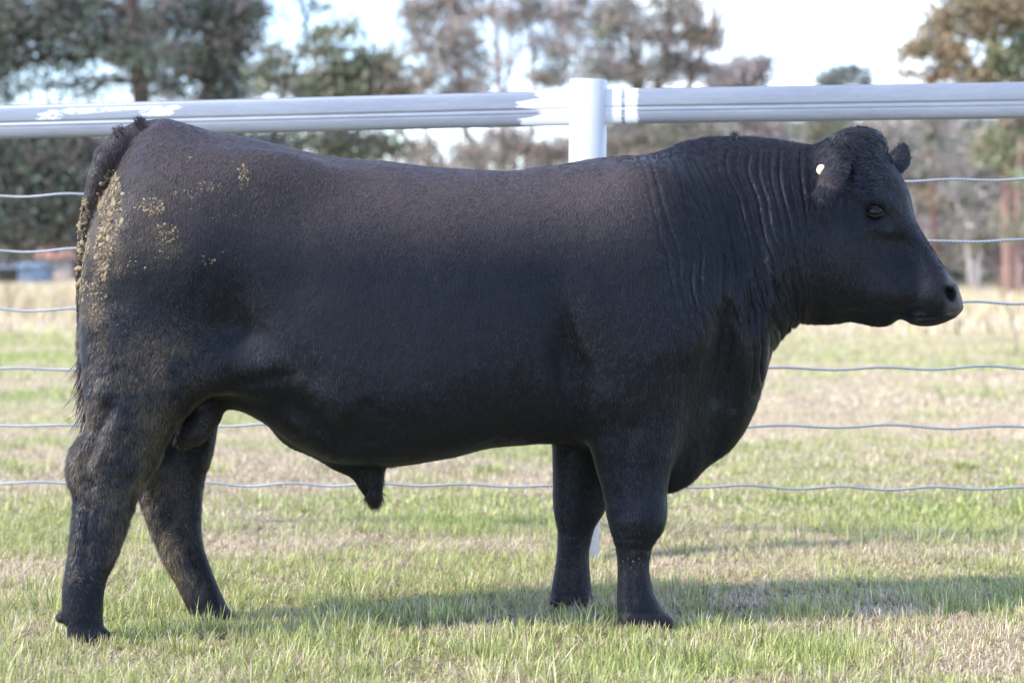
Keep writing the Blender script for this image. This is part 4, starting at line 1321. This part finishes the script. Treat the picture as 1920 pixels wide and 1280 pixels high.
def tree(name, label, cat, d, trunks, blobs, bark=(.16, .12, .10), pal=GUM, size=.11, group=None, twigs=4, crad=.42, bare=None, dens=1.0):
    """trunks: lists of (px, py, radius m); blobs: (px, py, rx px, ry px, leaves[, palette])"""
    k_ = d / FPX
    b0 = px2w(trunks[0][0][0], 490, d)
    gz0 = float(ground_z(np.array([b0[0]]), np.array([d]))[0])
    root = empty(name, (float(b0[0]), d, gz0))
    tag(root, label, cat, group)
    tubes, tp = [], []
    for ti, T in enumerate(trunks):
        dd = rng.normal(0, .5) if ti else 0
        pts = np.array([px2w(a, b_, d + dd * i / max(1, len(T) - 1)) for i, (a, b_, r) in enumerate(T)])
        # smooth resampling
        tt_ = np.arange(len(T)); q = np.linspace(0, len(T) - 1, len(T) * 5)
        if len(T) > 2:
            P3 = np.stack([pchip(tt_, pts[:, i])(q) for i in range(3)], -1)
        else:
            P3 = np.stack([np.interp(q, tt_, pts[:, i]) for i in range(3)], -1)
        rr_ = np.interp(q, tt_, [t[2] for t in T])
        P3 = P3 + rng.normal(0, .02, P3.shape)
        if ti == 0 and T[0][1] > 480: P3[0, 2] = gz0 - .05
        tubes.append(tube(P3, rr_, 8)); tp.append(np.c_[P3, rr_])
    tp = np.concatenate(tp)
    lp = []
    for bl in blobs:
        px, py, rx, ry, n = bl[:5]
        pl = bl[5] if len(bl) > 5 else pal
        n = int(n * dens * (.07 / size if size < .07 else 1))
        dy = rng.uniform(-1, 1) * min(2.0, rx * k_ * .8)
        C = px2w(px, py, d + dy)
        Rr = np.array([rx * k_, max(rx * k_ * .9, .5), ry * k_])
        lv_, cc_ = leaves(C, Rr, n, size, pl, crad=crad)
        lp.append(lv_)
        dist = np.linalg.norm((tp[:, :3] - C) * np.array([1, 1, 1.4]), axis=1) + np.where(tp[:, 2] > C[2] + .3, 2.0, 0)
        i = np.argmin(dist)
        tubes.append(limb(tp[i, :3], C, min(tp[i, 3] * .6, .07), .02))
        for cci in cc_[rng.permutation(len(cc_))[:twigs]]:
            tubes.append(limb(C + (tp[i, :3] - C) * .25, cci, .022, .008, .05, 6))
    if bare:
        for (px, py, dx, dz, ln, r, dp, kids) in bare:
            bare_branches(px2w(px, py, d), (dx, rng.normal(0, .3), dz), ln, r, dp, tubes, kids=kids)
    V, F = joinq(tubes)
    c = np.tile(np.array([bark]), (len(V), 1)) * (1 + .35 * fbm(V, 3, 2, 90)[:, None])
    mesh_np('trunk', V, F, bark_m, colattr=c, parent=root)
    if lp:
        V, F, C = join(lp)
        mesh_np('crown', V, F, leaf_m, colattr=C, smooth=False, parent=root)
    return root

S = 1.0
tree('pine_tree', 'broad dark green pine at the left edge, its low boughs hanging behind the rail', 'tree', 48,
     [[(285, 530, .30), (282, 350, .26), (262, 170, .18), (235, -120, .12)]],
     [(60, 50, 120, 60, 2600), (-70, 150, 120, 90, 2600), (150, 10, 120, 50, 2300), (40, 320, 110, 55, 3600), (140, 290, 90, 45, 2200), (10, 410, 95, 40, 3000), (-110, 330, 110, 110, 2600),
      (100, 390, 80, 50, 2400), (230, 330, 90, 60, 2000), (60, 275, 120, 30, 2300), (20, 110, 60, 34, 800), (105, 165, 50, 22, 260), (190, 80, 60, 35, 1000), (170, 165, 40, 16, 300), (255, 100, 60, 40, 1000), (120, 110, 50, 20, 500), (0, 440, 110, 18, 1200), (130, 445, 40, 14, 400), (-20, 20, 80, 60, 1700), (40, 440, 60, 22, 1000, BROWN), (120, 420, 50, 30, 900, BROWN)],
     bark=(.08, .06, .05), pal=PINE, size=.055, dens=1.15, twigs=7, crad=.30)
tree('pine_tree', 'second dark green pine, its dense crown left of the open sky gap', 'tree', 53,
     [[(402, 530, .28), (400, 300, .24), (392, 100, .16), (380, -130, .10)]],
     [(330, 20, 90, 55, 2400), (420, 20, 70, 50, 2200), (440, 90, 45, 55, 1700), (380, 110, 70, 45, 1700), (300, 95, 60, 34, 900), (440, 160, 40, 25, 800), (330, 165, 60, 22, 700), (250, 50, 60, 34, 1000), (255, 150, 40, 16, 200),
      (470, 30, 26, 40, 700), (400, 270, 110, 40, 2200), (500, 275, 60, 30, 1300), (400, 190, 60, 22, 700)],
     bark=(.09, .07, .055), pal=PINE, size=.055, dens=1.15, twigs=7, crad=.28)
tree('slender_tree', 'thin crooked dark trunk alone against the bright sky gap', 'tree', 50,
     [[(505, 530, .10), (512, 300, .08), (530, 180, .055), (552, 125, .045), (573, 80, .04), (574, 35, .05), (563, 5, .045), (575, -60, .03)], [(574, 40, .03), (590, 10, .02), (588, -40, .015)]],
     [(520, 115, 22, 30, 330), (545, 165, 20, 20, 150), (500, 150, 18, 26, 260), (584, 5, 14, 20, 60)], bark=(.06, .06, .055), pal=OLIVE + PINE[:2], size=.08, crad=.2, twigs=3)
tree('wattle_tree', 'loose olive green wattle right of the crooked trunk', 'tree', 56,
     [[(640, 540, .16), (642, 300, .12), (632, 180, .08), (625, 90, .04)], [(642, 300, .10), (690, 200, .06), (705, 120, .03)]],
     [(600, 150, 40, 26, 900), (655, 150, 40, 30, 1000), (615, 60, 26, 18, 330), (700, 150, 40, 30, 900), (640, 100, 24, 18, 200), (715, 105, 22, 14, 240), (735, 165, 26, 18, 380), (620, 270, 70, 26, 1700), (700, 275, 50, 26, 1300), (560, 170, 26, 16, 300), (660, 60, 20, 12, 120), (680, 180, 60, 18, 900), (580, 100, 26, 22, 300), (665, 115, 30, 26, 420), (740, 130, 26, 24, 360), (600, 185, 50, 14, 600)],
     bark=(.13, .11, .09), dens=.72, pal=OLIVE, size=.09, crad=.26)
tree('gum_tree', 'gum with brownish thin crown and pale leaning stems, left of the white post', 'tree', 68,
     [[(905, 560, .20), (905, 330, .17), (872, 235, .12), (858, 110, .08), (835, -60, .05)], [(905, 430, .14), (880, 340, .12), (800, 305, .11), (752, 243, .08), (735, 180, .05)],
      [(890, 400, .10), (835, 318, .08), (800, 250, .07), (790, 150, .04), (775, 0, .03)]],
     [(800, 18, 42, 30, 900), (845, 62, 48, 30, 1100), (770, 25, 26, 20, 300), (880, 30, 34, 34, 600), (860, 110, 34, 30, 600), (800, 150, 30, 22, 420), (865, 165, 40, 18, 560), (830, 180, 22, 12, 200), (790, 95, 18, 14, 130), (890, 90, 18, 20, 160),
      (880, 290, 40, 26, 800), (800, 280, 30, 20, 360), (760, 170, 26, 18, 360), (820, 120, 36, 26, 500), (780, 70, 26, 26, 300), (860, 0, 50, 30, 700), (905, 160, 26, 26, 300), (770, 290, 24, 16, 260)],
     bark=(.30, .24, .20), dens=1.15, pal=GUM, size=.065, crad=.24, bare=[(800,250,-.3,1,2.2,.03,3,4),(858,120,.4,1,2.2,.035,3,4),(835,20,.1,1,1.6,.03,3,4),(872,235,.5,1,2.0,.03,3,4)])
tree('gum_tree', 'gum with two straight slim trunks close left of the white post', 'tree', 74,
     [[(950, 560, .18), (945, 320, .15), (936, 160, .10), (926, 20, .08), (915, -90, .05)], [(955, 480, .13), (985, 330, .11), (1000, 160, .08), (994, 60, .06), (985, -60, .04)], [(936, 200, .05), (965, 110, .04), (990, 30, .03)]],
     [(940, 20, 30, 20, 350), (1020, 25, 36, 30, 700), (970, 0, 26, 20, 320), (1040, 90, 30, 40, 700), (975, 275, 50, 30, 1300), (1030, 285, 50, 30, 1300), (1005, 90, 12, 26, 120), (960, 60, 14, 20, 100), (1035, 150, 24, 14, 300), (930, 300, 30, 16, 300), (930, 110, 26, 24, 240), (1045, 140, 26, 26, 500), (985, 30, 40, 30, 500), (920, 250, 26, 20, 300), (1060, 40, 30, 30, 500), (1010, 150, 20, 20, 160)],
     bark=(.32, .27, .25), dens=1.1, pal=GUM, size=.065, crad=.24, bare=[(998,120,.4,1,2.2,.03,3,4),(930,90,-.4,1,2.0,.03,3,4),(1000,200,.7,1,2.2,.03,3,4),(938,200,.3,1,2.2,.03,3,4)])
tree('bushy_tree', 'wide brown twiggy tree directly right of the white post', 'tree', 70,
     [[(1215, 560, .28), (1205, 330, .24), (1200, 200, .20), (1185, 90, .12), (1170, -60, .06)], [(1203, 230, .16), (1245, 120, .11), (1262, -10, .07), (1270, -90, .04)], [(1205, 300, .12), (1280, 180, .09), (1330, 60, .05), (1350, -50, .03)]],
     [(1110, 60, 50, 55, 1500), (1160, 20, 50, 40, 1300), (1220, 60, 50, 50, 1500), (1290, 40, 55, 55, 1800), (1120, 130, 50, 30, 1200), (1190, 130, 50, 30, 1100), (1260, 130, 50, 30, 1300), (1340, 80, 30, 30, 560), (1330, 135, 36, 20, 800), (1240, -30, 70, 40, 1400), (1070, 10, 30, 26, 420),
      (1150, 270, 60, 40, 1700), (1240, 260, 70, 40, 1900), (1300, 240, 60, 30, 1300)],
     bark=(.17, .13, .10), dens=1.15, pal=BROWN + OLIVE[:2], size=.065, crad=.26, bare=[(1200,200,-.6,1,2.6,.05,3,4),(1230,180,.5,1,2.8,.05,3,4),(1290,120,.1,1,2.4,.04,3,4),(1150,120,-.2,1,2.0,.03,3,4),(1330,100,.4,1,1.9,.03,3,4),(1245, 120, .3, 1, 2.6, .05, 3, 4), (1200, 150, -.1, 1, 2.6, .05, 3, 4), (1290, 150, .4, 1, 2.2, .04, 3, 4)])
tree('round_shrub_tree', 'low brown round topped tree between the bushy tree and the open sky', 'tree', 78,
     [[(1400, 560, .16), (1398, 300, .12), (1395, 170, .07)]],
     [(1385, 140, 34, 24, 1000), (1425, 135, 20, 26, 700), (1400, 190, 50, 30, 1200), (1360, 160, 26, 18, 500), (1420, 260, 60, 40, 1600), (1350, 280, 50, 40, 1400)], bark=(.15, .12, .1), dens=1.05, pal=BROWN, size=.085, crad=.26)
tree('bare_tree', 'leafless tree with fine upswept twigs against the white sky', 'tree', 82,
     [[(1445, 560, .12), (1440, 300, .10), (1432, 150, .06), (1428, 60, .04)]], [(1440, 300, 30, 20, 200)], bark=(.22, .19, .18), pal=GREY, size=.07,
     bare=[(1436, 220, .5, 1, 2.6, .035, 3, 5), (1432, 150, -.3, 1, 2.4, .03, 3, 5), (1432, 130, .7, .9, 2.3, .03, 3, 5), (1429, 70, .1, 1, 1.8, .025, 3, 4), (1434, 180, .9, .6, 2.2, .025, 3, 4)])
tree('distant_tree', 'small far off dome crowned tree peeping over the rail', 'tree', 165,
     [[(1580, 520, .3), (1580, 200, .25), (1582, 140, .1)]], [(1568, 146, 26, 12, 700), (1596, 140, 20, 12, 600), (1618, 153, 14, 5, 150), (1548, 154, 12, 5, 160)], bark=(.1, .1, .09), pal=[(.22, .25, .24), (.25, .27, .25)], size=.2, crad=.35)
tree('gum_tree', 'tall gum at the right edge with rusty and olive crown over the rail', 'tree', 66,
     [[(1893, 562, .22), (1890, 450, .20), (1889, 300, .18), (1882, 200, .15), (1862, 60, .10), (1850, -70, .06)], [(1884, 230, .10), (1820, 130, .07), (1770, 60, .04)], [(1888, 280, .09), (1925, 180, .07), (1960, 60, .05)]],
     [(1765, 45, 40, 30, 1100, RUST), (1722, 95, 30, 20, 600, RUST), (1795, 95, 34, 24, 900, RUST), (1820, 15, 50, 36, 1600, RUST), (1890, 20, 50, 40, 1600, RUST), (1880, 110, 50, 36, 1700, GREENG), (1930, 90, 40, 60, 1500, GREENG), (1760, 140, 30, 14, 500, RUST), (1830, 145, 36, 20, 900, RUST),
      (1900, 170, 50, 24, 1100, GREENG), (1850, 60, 30, 26, 700, RUST), (1885, 260, 40, 24, 900, GREENG), (1850, 290, 22, 24, 400, GREENG), (1915, 300, 24, 24, 500, GREENG), (1900, 395, 26, 16, 260, GREENG), (1960, 200, 50, 60, 1400, GREENG), (1960, 0, 60, 60, 1400, RUST), (1700, 145, 16, 8, 120, RUST)],
     bark=(.27, .17, .14), dens=0.80, pal=RUST, size=.09, crad=.26)
tree('slim_gum', 'slim red barked gum beside the bull\'s brow, a rusty leaf tuft on it', 'tree', 73,
     [[(1756, 556, .12), (1752, 430, .10), (1747, 350, .08), (1740, 230, .05)]], [(1750, 370, 20, 12, 220, RUST), (1735, 290, 36, 30, 600, GREY), (1760, 240, 40, 30, 700, GREY)], bark=(.26, .15, .12), pal=GREY, size=.08, crad=.25)
tree('forked_gum', 'pale gum forking low, left of the red trunks at the right edge', 'tree', 72,
     [[(1826, 560, .13), (1822, 520, .12), (1812, 460, .08), (1800, 400, .05), (1785, 340, .03)], [(1824, 530, .09), (1838, 480, .07), (1850, 430, .05), (1870, 380, .03)]],
     [(1800, 370, 36, 26, 700, GREY), (1850, 400, 30, 24, 600, OLIVE), (1790, 440, 30, 20, 500, GREY)], bark=(.42, .37, .35), pal=GREY, size=.08, crad=.25)
tree('leaning_gum', 'dark trunk leaning left at the foot of the right edge gum', 'tree', 70,
     [[(1882, 562, .20), (1875, 510, .17), (1856, 475, .13), (1838, 450, .08), (1815, 425, .05)]], [(1850, 455, 26, 16, 300, OLIVE), (1815, 415, 30, 20, 400, GREY)], bark=(.15, .11, .10), pal=GREY, size=.08, crad=.25)
tree('slim_gum', 'thin reddish gum trunk at the very right edge beside the tall gum', 'tree', 64,
     [[(1912, 564, .09), (1911, 480, .08), (1908, 380, .06), (1915, 260, .04)]], [(1915, 330, 24, 22, 300, GREENG), (1905, 440, 22, 16, 240, OLIVE)], bark=(.30, .19, .16), pal=GREENG, size=.08, crad=.22)
for lab, px, d in (('fine twigged leafless tree right behind the white post', 1085, 88), ('fine twigged leafless tree rising out of the wide brown tree', 1300, 90), ('fine twigged leafless tree left of the leaning pale gum stems', 735, 86), ('slight leafless tree between the two gums left of the post', 955, 92)):
    tree('bare_tree', lab, 'tree', d, [[(px, 560, .14), (px + 6, 300, .11), (px - 4, 160, .07), (px + 3, 60, .04)]], [(px, 300, 26, 18, 160)], bark=(.30, .26, .25), pal=GREY, size=.07,
         bare=[(px + 4, 250, .6, 1, 2.8, .035, 3, 5), (px, 200, -.6, 1, 2.8, .035, 3, 5), (px - 3, 140, .5, 1, 2.4, .03, 3, 5), (px, 90, -.3, 1, 2.2, .028, 3, 4), (px + 2, 60, .1, 1, 1.8, .025, 3, 4)])
# brown understory thickets behind the trunks
spots = [(1150, 82, 240), (1245, 88, 250), (1340, 80, 245), (1440, 90, 222), (1530, 84, 222), (1610, 92, 220), (1690, 80, 230), (1770, 88, 250), (1850, 84, 255), (1940, 90, 245), (1570, 76, 330), (1650, 74, 360), (1720, 78, 400), (1790, 77, 430), (1870, 79, 430)]
for i, (px, d, top) in enumerate(spots):
    bl = []
    yy = top + 22
    while yy < 545:
        for q in range(2):
            bl.append((px + rng.uniform(-40, 40), yy + rng.uniform(-8, 8), rng.uniform(30, 48), rng.uniform(16, 26), int(rng.uniform(350, 560)), [GREY, BROWN, GREY, OLIVE][rng.integers(0, 4)]))
        yy += 42
    where = ('behind the white post', 'right of the white post', 'above the bull\'s withers', 'above the bull\'s neck', 'above the bull\'s ears', 'above the bull\'s forehead', 'in front of the bull\'s brow', 'left of the tall gum', 'behind the tall gum', 'past the right edge gum',
             'low behind the bull\'s nape', 'low behind the bull\'s face', 'low behind the bull\'s nose', 'behind the forked gum', 'behind the leaning trunk')[i]
    tree('thicket', 'grey brown twiggy thicket ' + where, 'thicket', d,
         [[(px, 556, .10), (px + 4, 450, .08), (px - 6, max(top + 40, 300), .04)]], bl, bark=(.22, .17, .15), pal=GREY, size=.085, crad=.3, group='thickets along the field edge', twigs=2,
         bare=[(px, 470, rng.uniform(-.5, .5), 1, 2.0, .035, 2, 4), (px + 4, 430, rng.uniform(-.5, .5), 1, 1.6, .03, 2, 4)])
# far wood
parts = []
for px in np.arange(-500, 2500, 26):
    d = rng.uniform(112, 135)
    top = np.interp(px, [-500, 0, 300, 700, 1060, 1150, 2500], [380, 395, 330, 325, 322, 232, 225]) + rng.uniform(-8, 14)
    y = top + 12
    while y < 500:
        C = px2w(px + rng.uniform(-15, 15), y, d)
        lv_, _ = leaves(C, np.array([1.3, 2.0, .9]), 170, .26, [GREY, BROWN, GREY, OLIVE][rng.integers(0, 4)], crad=.6)
        parts.append(lv_); y += 30
V, F, C = join(parts)
tag(mesh_np('far_wood', V, F, leaf_m, colattr=C, smooth=False), 'far off grey brown wood closing the view behind the trees', 'wood', kind='stuff')

# farm buildings, far left
def boxv(x0, x1, y0, y1, z0, z1):
    V = np.array([[x, y, z] for x in (x0, x1) for y in (y0, y1) for z in (z0, z1)], float)
    F = np.array([[0, 1, 3, 2], [4, 6, 7, 5], [0, 4, 5, 1], [2, 3, 7, 6], [0, 2, 6, 4], [1, 5, 7, 3]])
    return V, F
def gable(x0, x1, y0, y1, z, h, o=.3, t=.08):
    ym = (y0 + y1) / 2
    V = []
    for x in (x0 - o, x1 + o):
        V += [(x, y0 - o, z), (x, ym, z + h), (x, y1 + o, z), (x, y0 - o, z - t), (x, ym, z + h - t), (x, y1 + o, z - t)]
    F = [(0, 6, 7, 1), (1, 7, 8, 2), (3, 4, 10, 9), (4, 5, 11, 10), (0, 3, 9, 6), (2, 8, 11, 5), (0, 1, 4, 3), (1, 2, 5, 4), (6, 9, 10, 7), (7, 10, 11, 8)]
    return np.array(V, float), np.array(F)
bl_m = plain('blue sheet steel', (.34, .42, .52), .5, 0, 3, .12); rf_m = plain('rusty roof sheet', (.30, .15, .11), .7, 0, 2, .25); wl_m = plain('pale weatherboard', (.45, .38, .33), .8, 0, 2, .15); dk_m = plain('dark opening', (.05, .05, .05), .8)
def building(name, label, px0, px1, d, hw, wall, roofm, hr):
    x0, x1 = (px0 - 960) / FPX * d, (px1 - 960) / FPX * d
    zg = float(ground_z(np.array([x0]), np.array([d]))[0])
    r_ = empty(name, ((x0 + x1) / 2, d, zg)); tag(r_, label, 'building')
    V, F = boxv(x0, x1, d, d + 5, zg - .3, zg + hw); w = mesh_np('wall', V, F, wall, parent=r_, smooth=False)
    V, F = gable(x0, x1, d, d + 5, zg + hw + .09, hr); mesh_np('roof', V, F, roofm, parent=r_, smooth=False)
    xm = x0 + (x1 - x0) * .7
    V, F = boxv(xm - .45, xm + .45, d - .05, d - .003, zg, zg + 2.0); mesh_np('door', V, F, dk_m, parent=r_, smooth=False)
building('farm_shed', 'low blue sheet metal farm shed far off beneath the pine boughs', -90, 58, 100, 0.62, bl_m, bl_m, .15)
building('farm_house', 'low farm building with rusty red roof right of the blue shed', 72, 190, 108, 0.75 + .2, wl_m, rf_m, .6)

# old post and wire fence along the tree line
fm = plain('weathered timber', (.30, .26, .24), .9, 0, 12, .3, .4)
ff = empty('paddock_fence', (11.0, 62, 0)); tag(ff, 'old grey timber post and wire fence before the right hand trees', 'fence')
for X in np.arange(3.0, 26, 2.4):
    V, F = tube([[X, 62, -.1], [X + rng.normal(0, .03), 62, .5], [X + rng.normal(0, .05), 62, 1.0 + rng.uniform(-.1, .1)]], [.06, .055, .05], 8, .05)
    Vc = np.array(V); mesh_np('post', Vc, F, fm, parent=ff)
for z in (.45, .85):
    V, F = tube([[x, 61.93, z + .01 * math.sin(x)] for x in np.arange(2.5, 26, 1.0)], np.full(24, .006), 5)
    mesh_np('wire', V, F, fm, parent=ff)

# dry weed stalks in the field
for (px, d, hh, lab) in ((14, 40, .55, 'dark dry weed stalk in the pale field at the left edge'), (1903, 26, .45, 'dark dry twiggy weed in the straw field at the right edge')):
    out = []
    b0 = px2w(px, 490, d); z0 = float(ground_z(np.array([b0[0]]), np.array([d]))[0])
    bare_branches((b0[0], d, z0 - .02), (.1, 0, 1), hh, .010, 2, out, spread=.5, kids=5)
    V, F = joinq(out)
    w = mesh_np('dry_weed', V, F, plain('dry stalk', (.16, .10, .07), .9))
    rebase(w, (float(b0[0]), d, z0)); tag(w, lab, 'weed')
